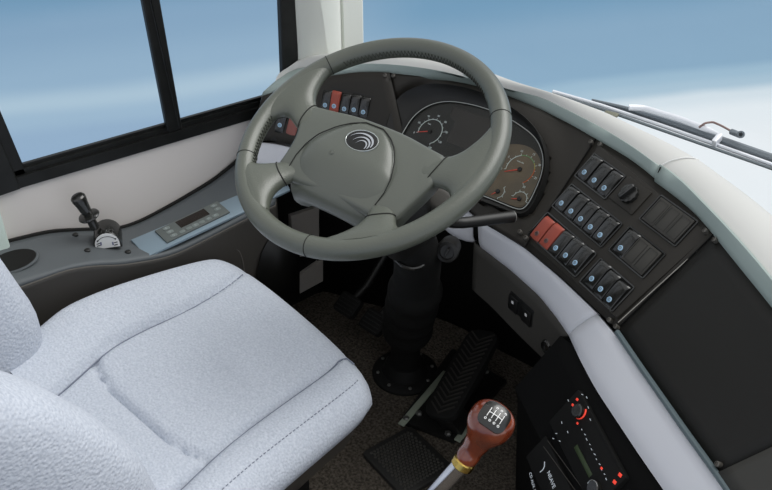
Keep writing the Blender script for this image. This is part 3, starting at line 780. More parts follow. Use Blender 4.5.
# ribbed heel mat
mq = [Z(*p, zf) for p in ((362, 459), (408, 428), (455, 462), (405, 505))]
um = (mq[3]-mq[0]); cm = sum(mq, V((0, 0, 0)))/4
FM = frame(V((cm.x, cm.y, zf)), um, V((0, 0, 1)))
wx = um.length; wy = (mq[1]-mq[0]).length
HM = thing('floor_mat', V((cm.x, cm.y, zf)), 'black studded rubber heel mat on the carpet left of the gear lever', 'mat')
mb = MB(); mb.prism(rrect(wx, wy, .012), 0, .010, FM, bev=.004); mb.build('mat_base', M_MAT, HM)
mb = MB()
for i in range(17):
    for j in range(13):
        mb.box(.0058, .0058, .004, FM @ T(-wx/2+.016+(wx-.032)*i/16, -wy/2+.016+(wy-.032)*(j+.5*(i % 2))/12.5, .0105) @ RZ(PI/4), bev=.001, seg=1)
sd = mb.build('studs', mat('lighter rubber studs', (62, 60, 55), .6), HM); sd['kind'] = 'stuff'  # studs lighter than the mat base for contrast
# pale kick panel at the end of the footwell wall
KP = thing('kick_panel', V((XW, .26, .15)), 'pale grey kick panel low on the side wall, seen below the wheel rim', 'panel')
def wquad(pix, x, th, name, m):
    P = [X(*p, x) for p in pix]; mb = MB(); n_ = len(P)
    mb.add(P+[p+V((-th, 0, 0)) for p in P], [tuple(range(n_)), tuple(range(2*n_-1, n_-1, -1))]+[(i, (i+1) % n_, n_+(i+1) % n_, n_+i) for i in range(n_)]); return mb.build(name, m, KP, ang=30)
wquad([(297, 277), (323, 259), (323, 281), (299, 294)], XW+.012, .018, 'lower_section', M_KICK)
wquad([(291, 216), (319, 207), (319, 240), (323, 250), (296, 258), (292, 230)], XW+.014, .02, 'upper_section', M_KICK)

# ------------------------------------------------------------------ radio console under the band
AC_ = V
r_top = zz([(560, 336, ZP-.004), (568, 337, ZP-.004), (579, 360, ZP-.004), (595, 390, ZP-.004), (640, 458, ZP-.004), (663, 491, ZP-.004), (700, 546, ZP-.004)])
r_bot = zz([(515, 388, .47), (519, 396, .47), (527, 413, .47), (541, 441, .47), (578, 505, .47), (600, 540, .47), (640, 600, .47)])
a = resample(r_top, 18, 1); b = resample(r_bot, 18, 1)
mb = MB()
rows = [[p.lerp(q, t) for p, q in zip(a, b)] for t in [k/4 for k in range(5)]]
rows += [[V((q.x+.004, q.y+.006, .44)) for q in b], [V((q.x+.02, q.y+.02, FLOOR)) for q in b]]
mb.loft(rows)
mb.loft([[r[0] for r in rows], [r[0]+V((.12, .12, 0)) for r in rows]])
RC = tag(mb.build('centre_console', mat('flat black console', (11, 11, 11), .8, spec=.15), None, solid=.004), 'black slanted console below the pale band, carrying the radio', 'console')
rv = [p for r in rows[:5] for p in r]
RB = BVHTree.FromPolygons(rv, [(i*18+j, i*18+j+1, (i+1)*18+j+1, (i+1)*18+j) for i in range(4) for j in range(17)])
rh = lambda px, py: cast(RB, px, py)
ro = rh(590, 440); P = [rh(575, 405), rh(615, 470), rh(570, 470), rh(548, 425)]
rn = (P[1]-P[0]).cross(P[3]-P[0]).normalized()
if rn.dot(CAM-ro) < 0: rn = -rn
ro = ro+rn*.004
ur = PL(614, 478, ro, rn)-PL(578, 410, ro, rn)
FR = frame(ro, ur, rn); FRi = FR.inverted()
lr = lambda px, py: (FRi @ PL(px, py, ro, rn)).to_2d()
RD = thing('radio', ro, 'black car radio with red lit buttons and knob below the pale band', 'radio')
c0 = lr(568, 395); c1 = lr(632, 478); 
def rrange(pts): xs = [lr(*p).x for p in pts]; ys_ = [lr(*p).y for p in pts]; return min(xs), max(xs), min(ys_), max(ys_)
x0, x1, y0, y1 = rrange([(574, 396), (553, 428), (594, 492), (628, 478)])
mb = MB(); mb.prism([((x0+x1)/2+p[0], (y0+y1)/2+p[1]) for p in rrect(x1-x0, y1-y0, .004)], -.02, .004, FR, bev=.0015); mb.build('body', M_DEEP, RD)
def onr(px, py, z=.004): p = lr(px, py); return FR @ T(p.x, p.y, z)
mb = MB(); mb.lathe([(.0125, 0), (.0120, .008), (.010, .010), (.0005, .010)], onr(582, 412), 24); kb = mb.build('volume_knob', M_GLOSS, RD)
mb = MB(); mb.tube(to3(arc(0, 0, .0128, -150, 60, 20), .0015), .0014, 6, M=onr(582.5, 411.5)); mb.build('knob_glow', M_REDLED, kb)
mb = MB(); mb.lathe([(.0125, 0), (.0120, .008), (.010, .010), (.0005, .010)], onr(598, 489), 24); kb = mb.build('tuning_knob', M_GLOSS, RD)
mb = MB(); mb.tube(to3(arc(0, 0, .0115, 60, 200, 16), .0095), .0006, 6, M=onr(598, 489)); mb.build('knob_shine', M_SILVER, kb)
for px, s in (((579, 400), .0034), ((574.5, 405.5), .0032), ((579.3, 423.8), .0028), ((603.5, 468.8), .0030), ((622, 475.5), .0046), ((616.5, 482.5), .0046)):
    mb = MB(); mb.box(s*1.5, s*1.2, .0016, onr(*px) @ RZ(.3), bev=.0004); o_ = mb.build('lit_button', M_REDLED, RD)
mb = MB()
for k in range(11):
    px = 583.5+(608-583.5)*k/10+.8*(k % 2); py = 430+(479.5-430)*k/10; mb.box(.003+.001*(k % 3), .0012, .0004, onr(px, py) @ RZ(.4*(k % 2)))
for px in ((563.5, 423), (569.5, 432.5), (561.5, 441.5), (558, 434), (555, 439), (570, 401), (584, 395), (588.5, 398), (592, 420), (590, 408)): mb.box(.0042, .0012, .0004, onr(*px) @ RZ(random.uniform(-.5, .8)))
mb.build('button_print', M_PAPERLIT, RD)
p = lr(585, 458); q0 = lr(578, 446); q1 = lr(592, 477)
mb = MB(); mb.box((q1-q0).length, .0085, .001, FR @ T((q0.x+q1.x)/2, (q0.y+q1.y)/2, .0042), bev=.0003); mb.build('display', M_LCDG, RD)
p = lr(606, 441); mb = MB(); mb.box((x1-x0)*.62, .0012, .0006, FR @ T(p.x, p.y, .0042)); mb.build('cassette_slot', M_DEEP, RD)
# recorder unit below the radio with white writing
RU = thing('recorder_unit', FR.translation+FR.to_3x3() @ V((0, -.06, 0)), 'flat black unit with white writing beside the radio, at the lower frame edge', 'recorder')
x0, x1, y0, y1 = rrange([(541, 442), (528, 462), (560, 498), (574, 490)])
mb = MB(); mb.prism([((x0+x1)/2+p[0], (y0+y1)/2+p[1]) for p in rrect((x1-x0)*1.0, (y1-y0)*.92, .003)], -.02, .003, FR, bev=.001); mb.build('body', M_DEEP, RU)
ang = math.atan2((lr(556, 489)-lr(549, 470)).y, (lr(556, 489)-lr(549, 470)).x)
text('NEAVE', onr(552.5, 480, .0032) @ RZ(ang), .0105, M_PAPERLIT, RU, 'unit_print')
mb = MB(); mb.tube(resample([onr(*p, .0034).translation for p in ((546, 462), (546, 467), (544.5, 470), (541.5, 472.5))], 10, 1), .0008, 5); mb.build('swoosh_print', M_PAPERLIT, RU)
text('CD AUX 12', onr(534, 483, .0032) @ RZ(ang-.1), .0075, M_PAPERLIT, RU, 'unit_print')
for k in range(2):
    p = lr(556+k*6, 452-k*3); 
mb = MB()
for s in ((545, 447, 580, 495), (549, 441, 588, 494)): 
    a, b = onr(s[0], s[1], .0034).translation, onr(s[2], s[3], .0034).translation; mb.tube([a, b], .0006, 5)
mb.build('tray_edge', M_LOWER, RU)

# fascia switch pair and socket knob
fh = lambda px, py: cast(FV, px, py)
fo = fh(522, 308); fn = (fh(530, 316)-fo).cross(fh(519, 318)-fo).normalized()
if fn.dot(CAM-fo) < 0: fn = -fn
FF = frame(fo+fn*.002, fh(533, 318)-fh(512, 299), fn); FFi = FF.inverted()
lf = lambda px, py: (FFi @ PL(px, py, FF.translation, fn)).to_2d()
FS = thing('switch_pair', fo, 'black plate with two white dotted switches on the lower fascia', 'switch panel')
w_ = (fh(535, 321)-fh(511, 298)).length; h_ = w_*.52
c = lf(523, 309)
mb = MB(); mb.prism(rrect(w_, h_, .002), -.001, .003, FF @ T(c.x, c.y), bev=.001); mb.build('plate', M_BLACK, FS)
for px in ((515, 301.5), (528.3, 314)):
    p = lf(*px); F = FF @ T(p.x, p.y, .003)
    mb = MB(); mb.box(w_*.36, h_*.8, .004, F @ T(0, -h_*.12, .001), bev=.001); s_ = mb.build('push_switch', M_BLACK, FS)
    mb = MB(); mb.box(.0062, .0062, .001, F @ T(0, 0, .0032), bev=.0003); mb.build('white_mark', M_WHITE, s_)
so = fh(549, 346)
Fs = frame(so, V((1, 0, 0)), fn)
SK = thing('socket', so, 'round black socket with a lid on the lower fascia below the twin switches', 'socket')
mb = MB(); mb.lathe([(.0150, -.002), (.0150, .006), (.012, .010), (.011, .006), (.0005, .006)], Fs, 20); mb.build('socket_ring', M_GLOSS, SK)
mb = MB(); mb.box(.014, .02, .006, Fs @ T(.004, -.016, .004), bev=.002); mb.build('lid', M_GLOSS, SK)

# ------------------------------------------------------------------ side console with brake lever and climate panel
XI = -.455
SCN = thing('side_console', (XI-.1, -.15, FLOOR), 'slate grey side console between the driver seat and the side wall', 'console')
wall_pix = [(-60, 262), (0, 243), (50, 231), (97, 229), (119, 229), (141, 221), (176, 202), (213, 180), (234, 163), (258, 140), (262, 137)]
inn_pix = [(-60, 305), (24, 274), (41, 270), (67, 262), (95, 257), (120, 256.5), (163, 249), (180, 243), (212, 227), (247, 208), (275, 194)]
low_pix = [(-60, 318), (24, 285), (41, 279), (67, 269), (95, 265), (120, 265), (163, 258), (180, 252), (212, 236), (247, 218), (275, 205)]
wl = resample([X(*p, XW) for p in wall_pix], 44, 2); il = resample([X(*p, XI-.02) for p in inn_pix], 44, 2); ll = resample([X(*p, XI) for p in low_pix], 44, 2)
rows = [[p.lerp(q, t) for p, q in zip(wl, il)] for t in (0, .15, .3, .45, .6, .75, .9, 1)]
SCT = [r[:] for r in rows]
rows += [[p.lerp(q, t)+V((.004*sin(PI*t), 0, .003*sin(PI*t))) for p, q in zip(il, ll)] for t in (.3, .6, 1)]
mb = MB(); mb.loft(rows); mb.build('top_surface', M_CONS, SCN, ang=60, solid=.003)
CBV = BVHTree.FromPolygons([p for r in SCT for p in r], [(i*44+j, i*44+j+1, (i+1)*44+j+1, (i+1)*44+j) for i in range(7) for j in range(43)])
ch = lambda px, py: cast(CBV, px, py)
mb = MB()
mb.loft([[p for p in ll], [V((XI-.006, p.y, p.z-.012)) for p in ll], [V((XI-.012, p.y, .4)) for p in ll], [V((XI-.03, p.y, FLOOR)) for p in ll]])
e = ll[-1]; mb.loft([[e, V((XI-.006, e.y, e.z-.012)), V((XI-.012, e.y, .4)), V((XI-.03, e.y, FLOOR))], [V((XI-.05, e.y+.035, e.z)), V((XI-.05, e.y+.035, e.z-.012)), V((XI-.055, e.y+.035, .4)), V((XI-.07, e.y+.035, FLOOR))], [V((XW, e.y+.06, e.z)), V((XW, e.y+.06, e.z-.012)), V((XW, e.y+.06, .4)), V((XW, e.y+.06, FLOOR))]])
mb.build('side_panel', M_CONSIDE, SCN, ang=60, solid=.003)
mb = MB(); mb.tube(resample([p+V((.002, 0, .0005)) for p in wl], 60), .0048, 6); mb.build('wall_gasket', M_RUBBER, SCN)
# storage flap on the console side (only its front top corner shows above the seat)
fl = [X(*p, XI-.007) for p in ((200, 264), (216, 255), (229, 248.5), (236, 248), (240, 252), (243, 262), (245, 280))]
mb = MB(); mb.tube(resample(fl, 30, 2), .0016, 6); mb.build('flap_edge', mat('light flap edge', (112, 108, 104), .5), SCN)  # light line around the flap's front top corner
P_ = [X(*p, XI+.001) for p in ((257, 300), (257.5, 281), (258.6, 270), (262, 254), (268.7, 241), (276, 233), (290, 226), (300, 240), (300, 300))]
MB().add([V((XI-.004+.0*p.x, p.y, p.z)) for p in P_], [tuple(range(len(P_)))]).build('end_shade_plate', M_BLACK, SCN, solid=.004)  # flat dark plate painting in the shading at the side panel's front end
# cup holder
cc = ch(13, 262); nU = V((0, 0, 1))
FCu = frame(cc+V((0, 0, .0005)), V((0, 1, 0)), nU)
mb = MB()
ell = lambda k, s: (s*.045*cos(k), s*.034*sin(k))
ring_pts = [ [V((*ell(2*PI*k/36, s), z)) for k in range(36)] for s, z in ((1.10, .0), (1.06, .003), (1.0, .003), (.97, 0), )]
mb.loft(ring_pts, True, False, FCu); cu = mb.build('cup_holder', M_CONS, SCN)
mb = MB(); mb.loft([[V((*ell(2*PI*k/36, .99), .0035)) for k in range(36)], [V((*ell(2*PI*k/36, .3), .0032)) for k in range(36)]], True, True, FCu); mb.build('cup_well', M_DEEP, cu)
# console screws
for px in ((75.5, 235.5), (87.5, 251), (128, 252.5)):
    p = ch(*px); mb = MB(); mb.lathe([(.006, 0), (.006, .003), (.0045, .0045), (.0005, .0045)], frame(p, V((1, 0, 0)), nU), 12); mb.build('screw', M_BLACK, SCN)
# brake lever
bp = ch(108.5, 247.5)
BL = thing('brake_lever', bp, 'small black hand lever with ring collar and white label on the side console', 'lever')
# housing: half drum whose flat label end faces the camera side (+x, -y)
ub = V((cos(rad(64)), sin(rad(64)), 0)); nb = V((sin(rad(64)), -cos(rad(64)), 0))
FBx = frame(bp, ub, nb)      # u along the drum face, v up, n out of the label
hwd, hgt = .028, .040
domep = [(-hwd, 0)]+[(hwd*cos(rad(180-180*k/16)), .010+(hgt-.010)*sin(rad(180*k/16))) for k in range(17)]+[(hwd, 0)]
mb = MB(); mb.prism(domep, -.046, .006, FBx, bev=.003); mb.build('housing', M_GLOSS, BL)
lab = [(x*.86, .004+y*.86) for x, y in domep]
mb = MB(); mb.prism(lab, .006, .0068, FBx); lb = mb.build('label_plate', M_WHITE, BL)
mb = MB()
mb.tube(to3(arc(0, .010, .0215, 140, 40, 14), .0071), .0006, 5, M=FBx)
for s in (1, -1): mb.prism([(s*.0145, .0255), (s*.0195, .0245), (s*.0175, .0205)] if s > 0 else [(-.0145, .0255), (-.0175, .0205), (-.0195, .0245)], .0068, .0073, FBx)
for s, yy in ((-.017, .017), (-.017, .012), (.017, .015), (.0165, .009)): mb.box(.007, .0018, .0004, FBx @ T(s, yy, .0072) @ RZ(.2))
mb.build('label_print', M_INK, lb)
mb = MB()
for s, yy in ((-.012, .016), (.011, .013)): mb.box(.003, .008, .0004, FBx @ T(s, yy, .0071))
mb.build('label_print', M_REDINK, lb)
# stick axis measured in the photo plane of the lever
hn = V((CAM.x-bp.x, CAM.y-bp.y, 0)).normalized()
ho_ = bp+V((0, 0, .02))
l0, l1, l2, l3 = [PL(*p, ho_-hn*.018, hn) for p in ((95, 228), (89, 216), (86, 211), (77.5, 199))]
mb = MB(); mb.tube([l0, l1.lerp(l0, .2), l2], [.0095, .009, .0085], 14); mb.build('stick', M_GLOSS, BL)
dl = (l3-l0).normalized()
mb = MB(); mb.lathe([(.012, -.004), (.0205, -.0025), (.022, 0), (.0205, .003), (.012, .0055)], frame(l1, ub, dl), 24); mb.build('collar', M_GLOSS, BL)
Lk = (l3-l2).length
mb = MB(); mb.lathe([(.010, -.004), (.0115, .004), (.0125, Lk*.5), (.0150, Lk*.9), (.0148, Lk*1.1), (.012, Lk*1.2), (.005, Lk*1.23), (.0004, Lk*1.235)], frame(l2, ub, dl), 24); mb.build('grip', M_GLOSS, BL)
# climate panel
P = [ch(133, 240.5), ch(148, 255.5), ch(240, 211.5), ch(234, 197)]
po = sum(P, V((0, 0, 0)))/4; pn = (P[2]-P[0]).cross(P[3]-P[1]).normalized()
if pn.z < 0: pn = -pn
po = po+pn*.003
FA = frame(po, PL(239, 209, po, pn)-PL(144, 251, po, pn), pn); FAi = FA.inverted()
la = lambda px, py: (FAi @ PL(px, py, po, pn)).to_2d()
AP = thing('climate_panel', po, 'pale blue plate with grey climate control unit on the side console', 'control panel')
pq = [la(*p) for p in ((131, 240), (147, 257), (243, 212.5), (290, 190), (283, 174), (236, 196))]
mb = MB(); mb.prism([tuple(p) for p in pq], -.004, .001, FA, bev=.0006); mb.build('plate', M_PLATE, AP)
cq = [la(*p) for p in ((155, 232.3), (167.3, 244), (230, 213.5), (217.5, 202.6))]
mb = MB(); mb.prism([tuple(p) for p in cq], .001, .005, FA, bev=.001); cu_ = mb.build('control_unit', M_ACU, AP)
def cu_pt(s, t): a = cq[0].lerp(cq[3], s); b = cq[1].lerp(cq[2], s); return a.lerp(b, t)
mb = MB(); mb.prism([tuple(cu_pt(*p)) for p in ((.30, .08), (.30, .58), (.76, .58), (.76, .08))], .005, .0054, FA); mb.build('display', M_LCD, cu_)
for s, t, w in ((.14, .2, .012), (.14, .5, .012), (.14, .8, .012), (.27, .82, .010), (.38, .82, .010), (.48, .82, .012), (.58, .82, .010), (.69, .82, .010), (.80, .82, .012), (.9, .2, .012), (.9, .5, .012)):
    p = cu_pt(s, t); mb = MB(); mb.prism(rrect(w*1.3, w*.8, w*.3), .005, .0062, FA @ T(p.x, p.y), bev=.0004); b_ = mb.build('button', M_ACBTN, cu_)
mb = MB()
for s, t in ((.14, .2), (.14, .5), (.14, .8), (.48, .82), (.69, .82), (.80, .82), (.9, .2), (.9, .5)):
    p = cu_pt(s, t); mb.tube(to3(arc(0, 0, .0022, 0, 300, 10), .0063), .0004, 4, M=FA @ T(p.x, p.y))
mb.build('button_print', M_MARKG, cu_)

# ------------------------------------------------------------------ driver seat
ST = thing('driver_seat', (-.17, -.28, FLOOR), 'pale blue grey velour driver seat with raised bolsters in front of the wheel', 'seat')
ZS = .50
# outline of the cushion top in plan, following its welt
side_l = resample([Z(*p) for p in ((-8, 362, .55), (38, 326, .55), (61, 306, .555), (95, 291, .55), (127, 280, .545), (165, 269, .53), (204, 260, .515), (220, 257.5, ZS))], 30, 2)
front = resample([Z(*p, ZS) for p in ((220, 256.5), (232, 257), (240, 262), (270, 286), (306, 316), (330, 336), (352, 355), (364, 369), (369, 381))], 26, 1)
side_r = resample([Z(*p, ZS-.01) for p in ((369, 381), (367, 394), (357, 406), (330, 429), (300, 454), (275, 475), (240, 506), (200, 545))], 30, 2)
NU, NV = 90, 60
seam_l = lambda v: .27-.03*v-.09*max(0, (v-.6)/.4)**2
seam_r = lambda v: .825-.02*v
def cush(u, v, dz=0):
    """u 0..1 left to right, v 0..1 back to front; Coons style blend of the traced outline"""
    iv = v*29; i = min(28, int(iv)); f = iv-i
    a = side_l[i].lerp(side_l[i+1], f)
    j = 29-iv; k = max(0, min(28, int(j))); g = j-k
    b = side_r[k].lerp(side_r[k+1], g)
    p = a.lerp(b, u)
    fu = u*25; k = min(24, int(fu)); fr = front[k].lerp(front[k+1], fu-k)
    lin = side_l[29].lerp(side_r[0], u)
    p = p+(fr-lin)*max(0, (v-.55)/.45)**2
    return p
def cz(u, v):
    z = 0
    sl, sr = seam_l(v), seam_r(v)
    edge = min(u, 1-u)
    fade = 1-max(0, (v-.8)/.2)**2
    if u < sl: t = u/sl; z += .020*sin(PI*min(1, t*.9+.08))**.8*fade*(1-.3*v)
    elif u > sr: t = (1-u)/(1-sr); z += .022*sin(PI*min(1, t*.9+.08))**.8*fade*(1-.3*v)
    else:
        t = (u-sl)/(sr-sl); z += .010*sin(PI*t)**.5
    for s in (sl, sr): z -= .013*math.exp(-((u-s)/.014)**2)*(1 if v < .93 else max(0, (1-v)/.07))
    if sl < u < sr: z -= .013*math.exp(-((v-.20-.06*(abs((u-sl)/(sr-sl)-.5)*2)**4)/.012)**2)
    ed = min(1, edge/.05); z -= .012*(1-ed)**2
    fe = min(1, (1-v)/.09); z -= .018*(1-fe)**2
    return z
rows = [[cush(i/NU, j/NV)+V((0, 0, cz(i/NU, j/NV))) for i in range(NU+1)] for j in range(NV+1)]
mb = MB(); mb.loft(rows)
per = [r[0] for r in rows]+rows[-1][1:]+[r[-1] for r in rows[-2::-1]]
cen = sum(per, V((0, 0, 0)))/len(per)
def shr(p, k, dz): d = (p-cen); d.z = 0; q = p+d.normalized()*k; q.z = p.z+dz; return q
mb.loft([per, [shr(p, .005, -.010) for p in per], [shr(p, .006, -.026) for p in per], [shr(p, -.002, -.048) for p in per], [shr(p, -.018, -.060) for p in per], [shr(p, -.10, -.062) for p in per]])
mb.build('cushion', M_SEAT, ST, ang=70)
def seamtube(uvs, name, m, r=.0016, dz=.0042):
    pts = resample([cush(u, v)+V((0, 0, cz(u, v)+dz)) for u, v in uvs], 50); mb = MB(); mb.tube(pts, r, 5); return mb.build(name, m, ST)
seamtube([(seam_l(v), v) for v in [k/30*.97 for k in range(31)]], 'seam', M_THREAD)
seamtube([(seam_r(v), v) for v in [k/30*.95 for k in range(31)]]+[(seam_r(.95)+.03, .975), (seam_r(.95)+.07, .985)], 'seam', M_THREAD)
# top stitch line on the right bolster: individual stitches
mb = MB()
for k in range(46):
    v = .05+.88*k/46; p = cush(.945, v)+V((0, 0, cz(.945, v)+.0008)); q = cush(.945, v+.010)+V((0, 0, cz(.945, v+.010)+.0008)); mb.tube([p, q], .0009, 4)
mb.build('top_stitching', M_THREAD, ST)
# seat pan below
mb = MB(); pr = [shr(p, -.035, -.055) for p in per]
mb.loft([pr, [shr(p, -.03, -.085) for p in per], [shr(p, -.035, -.125) for p in per], [shr(p, -.06, -.14) for p in per]], True, True); mb.build('seat_pan', M_SEATBASE, ST, ang=50)
mb = MB(); mb.box(.30, .30, .24, T(-.17, -.30, FLOOR+.12), bev=.02); mb.build('pedestal', M_DEEP, ST)
# backrest: upright shell with two forward wings
def backrow(z):
    t = (z-.42)/.62
    yb = -.655-.20*t                               # centre surface leans back
    wl_ = [(.44, -.50), (.50, -.496), (.567, -.490), (.62, -.490), (.662, -.501), (.75, -.523), (.84, -.57), (.95, -.63), (1.05, -.72)]
    wr_ = [(.50, -.495), (.584, -.511), (.677, -.528), (.758, -.566), (.839, -.618), (.895, -.668), (.97, -.72), (1.05, -.80)]
    def itp(L):
        if z <= L[0][0]: return L[0][1]-(L[0][0]-z)*.5
        for (a, b), (c, d) in zip(L, L[1:]):
            if z <= c: return b+(d-b)*(z-a)/(c-a)
        return L[-1][1]
    yl, yr = itp(wl_), itp(wr_)
    k = 1-max(0, (z-.92)/.13)**2*.25
    pts = []
    ctl = [(-.36, yb-.07), (-.41, yb-.02), (-.425, (yl+yb)/2), (-.405, yl-.012), (-.375, yl), (-.335, yl-.008), (-.300, yl-.045 if yl-.045 > yb else yb+.01), (-.27, yb+.012), (-.17, yb+.004), (-.07, yb+.012), (-.01, yb+.03 if yr-.06 < yb+.03 else yr-.06), (.04, yr-.022), (.085, yr-.003), (.125, yr), (.16, yr-.018), (.178, (yr+yb)/2), (.165, yb-.03), (.11, yb-.08)]
    cx_ = -.13
    return smooth_closed([(cx_+(x-cx_)*k, y) for x, y in ctl], 2)
rows = []
zs = [.44+.62*i/22 for i in range(23)]
for z in zs: rows.append([V((p.x, p.y, z)) for p in backrow(z)])
n_ = len(rows[0]); c = sum(rows[-1], V((0, 0, 0)))/n_
rows.append([c.lerp(p, .93)+V((0, 0, .018)) for p in rows[-1]]); rows.append([c.lerp(p, .7)+V((0, 0, .032)) for p in rows[-2]])
mb = MB(); mb.loft(rows, True, True); mb.build('backrest', M_SEAT, ST, ang=70)

# ------------------------------------------------------------------ gear lever
g0, g1 = Z(464, 462, .62), Z(497.5, 412.5, .705)
gd = (g1-g0).normalized()
GL = thing('gear_lever', V((g0.x, g0.y, FLOOR)), 'chrome gear lever with polished red brown wooden knob and brass collar', 'gear lever')
FG = frame(g0, CR, gd)
gb = PL(440, 488, g0, V((CAM.x-g0.x, CAM.y-g0.y, 0)).normalized())
foot = g0+(gb-g0)*((g0.z-FLOOR)/(g0.z-gb.z))
mb = MB(); mb.tube([foot, g0], .0138, 24); mb.build('shaft', M_CHROME, GL)
Lg = (g1-g0).length
mb = MB(); mb.lathe([(.0150, -.009), (.0170, -.007), (.0170, .003), (.0150, .005)], FG, 28); mb.build('collar', M_BRASS, GL)
kp = [(.0150, .004), (.0168, .009), (.0172, .018), (.0156, .027), (.0176, .037), (.0190, .044), (.0205, .052), (.0275, .066), (.0330, .078), (.0345, .090), (.0335, .102), (.0300, .111), (.0240, .117), (.0150, .1205), (.0060, .1215), (.0004, .1216)]
kp = [(r*1.0, z*Lg/.112) for r, z in kp]
pr = resample([V((r, z, 0)) for r, z in kp], 40, 2)
mb = MB(); mb.lathe([(p.x, p.y) for p in pr], FG, 36); kn = mb.build('knob', M_WOOD, GL, ang=80)
# shift pattern plate on the upper camera side of the knob
view = (CAM-g1).normalized()
pn_ = (view*.92+gd*.45).normalized()
kc = g0+gd*(.090*Lg/.112)
FPn = frame(kc, CR*.78+CU*-.62, pn_)
RK = .0358
def dome(x, y, h=0): 
    r2 = x*x+y*y; return V((x, y, math.sqrt(max(0, (RK+.0012+h)**2-r2))))
mb = MB(); pl = smooth_closed(rrect(.043, .040, .013, 5), 1)
rows = [[dome(p.x*s, p.y*s) for p in pl] for s in (1.0, .98, .75, .5, .25, .02)]; rows.insert(0, [dome(p.x*1.0, p.y*1.0, -.004) for p in pl])
mb.loft(rows, True, True, FPn); sp = mb.build('shift_plate', M_GLOSS, kn)
mb = MB()
def dl_(p, q): mb.tube([dome(*(V(p).lerp(V(q), k/6)), .0004) for k in range(7)], .0007, 4, M=FPn)
for x in (-.010, -.003, .004, .011): dl_((x, -.007), (x, .007))
dl_((-.010, 0), (.011, 0))
for x, y in ((-.010, -.0105), (-.003, -.0105), (.004, -.0105), (.011, -.0105), (-.003, .0105), (.004, .0105), (.011, .0105)):
    mb.tube([dome(x+.0014*cos(a), y+.0014*sin(a), .0004) for a in [2*PI*k/8 for k in range(8)]], .0007, 4, closed=True, M=FPn)
mb.build('shift_pattern', M_WHITE, sp)

# ------------------------------------------------------------------ windscreen and wiper outside it
c = resample(E3L+E3R[1:], 40, 2)
gl0 = [V((p.x, p.y+.035, .80)) for p in c]
g = [[p+V((0, -.16*t, 1.3*t)) for p in gl0] for t in (0, .25, .5, .75, 1)]
mb = MB(); mb.loft(g); struct(mb, 'window_2', G_SIDE)
WP = thing('windscreen_wiper', Z(690, 135, .82), 'grey windscreen wiper lying along the outside of the windscreen base', 'wiper')
wz = .80
def W(px, py, z=wz): return Z(px, py, z)
mb = MB(); mb.tube(resample([W(553, 91.5), W(600, 105), W(660, 125), W(720, 146), W(790, 171)], 24), .0042, 8); mb.build('blade_spine', M_WIPERW, WP)
mb = MB(); mb.tube(resample([W(553, 94), W(600, 108.5), W(660, 129.5), W(720, 150.5), W(790, 175)], 24), .0032, 6); mb.build('blade_rubber', M_WIPER, WP)
mb = MB(); ap = resample([W(592, 100), W(625, 108.5), W(660, 120), W(700, 134), W(740, 148), W(800, 169)], 30)
mb.tube(ap, [.0035+.0095*min(1, i/14) for i in range(30)], 10, flat=.75); mb.build('arm', M_WIPER, WP)
mb = MB(); mb.tube(resample([W(629, 107.5, wz+.02), W(644, 108, wz+.02), W(680, 119, wz+.02), W(720, 134.5, wz+.02)], 24), [.006]*20+[.005, .004, .003, .002], 10, flat=.6); mb.build('arm_cover', M_WIPERW, WP)
mb = MB(); mb.box(.010, .026, .016, frame(W(717, 140, wz+.012), W(740, 148)-W(700, 134), V((0, -.3, 1))), bev=.002); mb.build('clip', M_WIPERW, WP)
mb = MB(); mb.tube(resample([W(699, 127.5, wz+.02), W(705, 123, wz+.03), W(713, 122, wz+.03), W(722, 126, wz+.03), W(731, 131, wz+.025)], 24, 2), .0022, 8); mb.build('washer_hose', mat('brown washer hose', (128, 104, 98), .6), WP)
mb = MB(); mb.box(.026, .010, .010, frame(W(736, 133.5, wz+.025), W(740, 135, wz)-W(730, 131, wz), V((0, -.3, 1))), bev=.003); mb.lathe([(.007, -.005), (.007, .005), (.004, .005), (.004, -.005)], frame(W(741, 134.5, wz+.03), V((1, 0, 0)), V((.3, -.8, .4))), 14); mb.build('washer_nozzle', M_WIPER, WP)
mb = MB(); mb.box(.03, .014, .006, frame(W(611, 114.5, wz+.0), W(620, 117)-W(600, 111), V((0, -.3, 1))), bev=.002); mb.build('rest_bracket', mat('olive wiper bracket', (108, 108, 92), .5), WP)

# ------------------------------------------------------------------ light
w = bpy.data.worlds.new('daylight'); scn.world = w; w.use_nodes = True
nt = w.node_tree; nt.nodes.clear()
N = lambda t: nt.nodes.new(t)
LK = nt.links.new
out = N('ShaderNodeOutputWorld'); bg = N('ShaderNodeBackground'); LK(bg.outputs[0], out.inputs[0])
tc = N('ShaderNodeTexCoord')
def dotn(vec):
    d = N('ShaderNodeVectorMath'); d.operation = 'DOT_PRODUCT'; d.inputs[1].default_value = vec; LK(tc.outputs['Generated'], d.inputs[0]); return d.outputs['Value']
def math_(op, a, b):
    m = N('ShaderNodeMath'); m.operation = op
    for i, x in enumerate((a, b)):
        if isinstance(x, (int, float)): m.inputs[i].default_value = x
        else: LK(x, m.inputs[i])
    return m.outputs[0]
def ramp(fac, stops, lin=True):
    r = N('ShaderNodeValToRGB'); LK(fac, r.inputs[0]); el = r.color_ramp.elements
    while len(el) < len(stops): el.new(.5)
    for e_, (p, c_) in zip(el, stops): e_.position = p; e_.color = srgb(c_) if len(c_) == 3 else c_
    r.color_ramp.interpolation = 'EASE'
    return r.outputs[0]
def mixc(f, a, b):
    m = N('ShaderNodeMix'); m.data_type = 'RGBA'; LK(f, m.inputs[0]); LK(a, m.inputs[6]); LK(b, m.inputs[7]); return m.outputs[2]
hor = dotn(tuple(CR)); ver = dotn(tuple(CU)); zen = dotn((0, 0, 1))
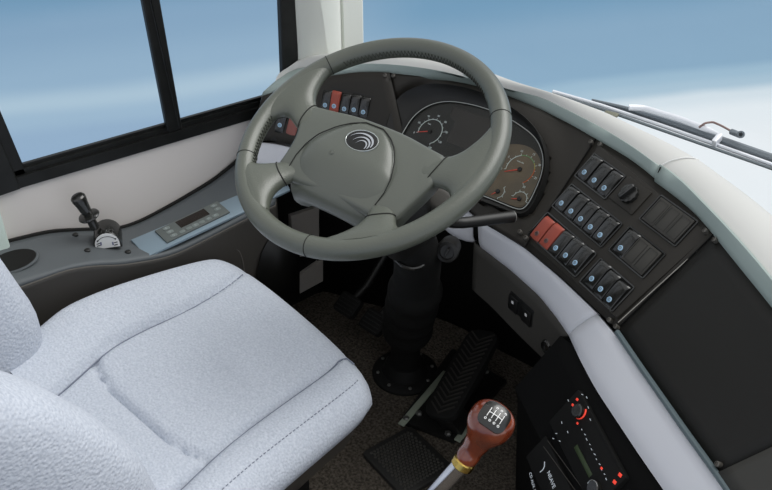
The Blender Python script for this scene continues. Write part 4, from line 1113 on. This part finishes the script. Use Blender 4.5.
noise = N('ShaderNodeTexNoise'); noise.inputs['Scale'].default_value = 2.2; noise.inputs['Detail'].default_value = 3
mp = N('ShaderNodeMapping'); mp.inputs['Scale'].default_value = (1, 1, 5); LK(tc.outputs['Generated'], mp.inputs[0]); LK(mp.outputs[0], noise.inputs[0])
wob = math_('MULTIPLY', math_('SUBTRACT', noise.outputs['Fac'], .5), .03)
vl = math_('ADD', math_('ADD', ver, wob), math_('MULTIPLY', hor, -.183))
left = ramp(math_('MULTIPLY', vl, 2.5), [(.36, (150, 176, 203)), (.44, (151, 177, 203)), (.485, (160, 186, 208)), (.527, (175, 198, 215)), (.58, (151, 179, 203)), (.69, (138, 168, 195)), (.8, (117, 155, 185))])
vr = math_('ADD', math_('ADD', ver, wob), math_('MULTIPLY', hor, -.08))
right = ramp(math_('MULTIPLY', vr, 4), [(.30, (236, 241, 245)), (.42, (231, 238, 243)), (.49, (214, 226, 234)), (.54, (172, 197, 214)), (.59, (160, 189, 209)), (.64, (141, 173, 198)), (.82, (138, 170, 196)), (1, (118, 157, 187))])
side = ramp(math_('ADD', math_('MULTIPLY', hor, 2), .5), [(.30, (0, 0, 0)), (.62, (255, 255, 255))])
low = mixc(side, left, right)
sky = ramp(zen, [(0, (.85, .9, 1, 1)), (1, (1, 1, 1, 1))])
up = ramp(math_('ADD', math_('MULTIPLY', zen, 4), .9), [(0, (0, 0, 0)), (1, (255, 255, 255))])
colr = mixc(up, low, sky); LK(colr, bg.inputs['Color'])
LK(math_('ADD', math_('MULTIPLY', up, -.28), 1.0), bg.inputs['Strength'])
sd = bpy.data.lights.new('sun', 'SUN'); sd.energy = 2.7; sd.angle = rad(55); sd.color = (1, .98, .95)
so_ = bpy.data.objects.new('sun', sd); COL.objects.link(so_)
so_.rotation_euler = V((-.25, -.7, -1)).to_track_quat('-Z', 'Y').to_euler()
scn.view_settings.view_transform = 'Standard'; scn.view_settings.look = 'None'; scn.view_settings.gamma = 1; scn.view_settings.exposure = 0
scn.cycles.use_denoising = True
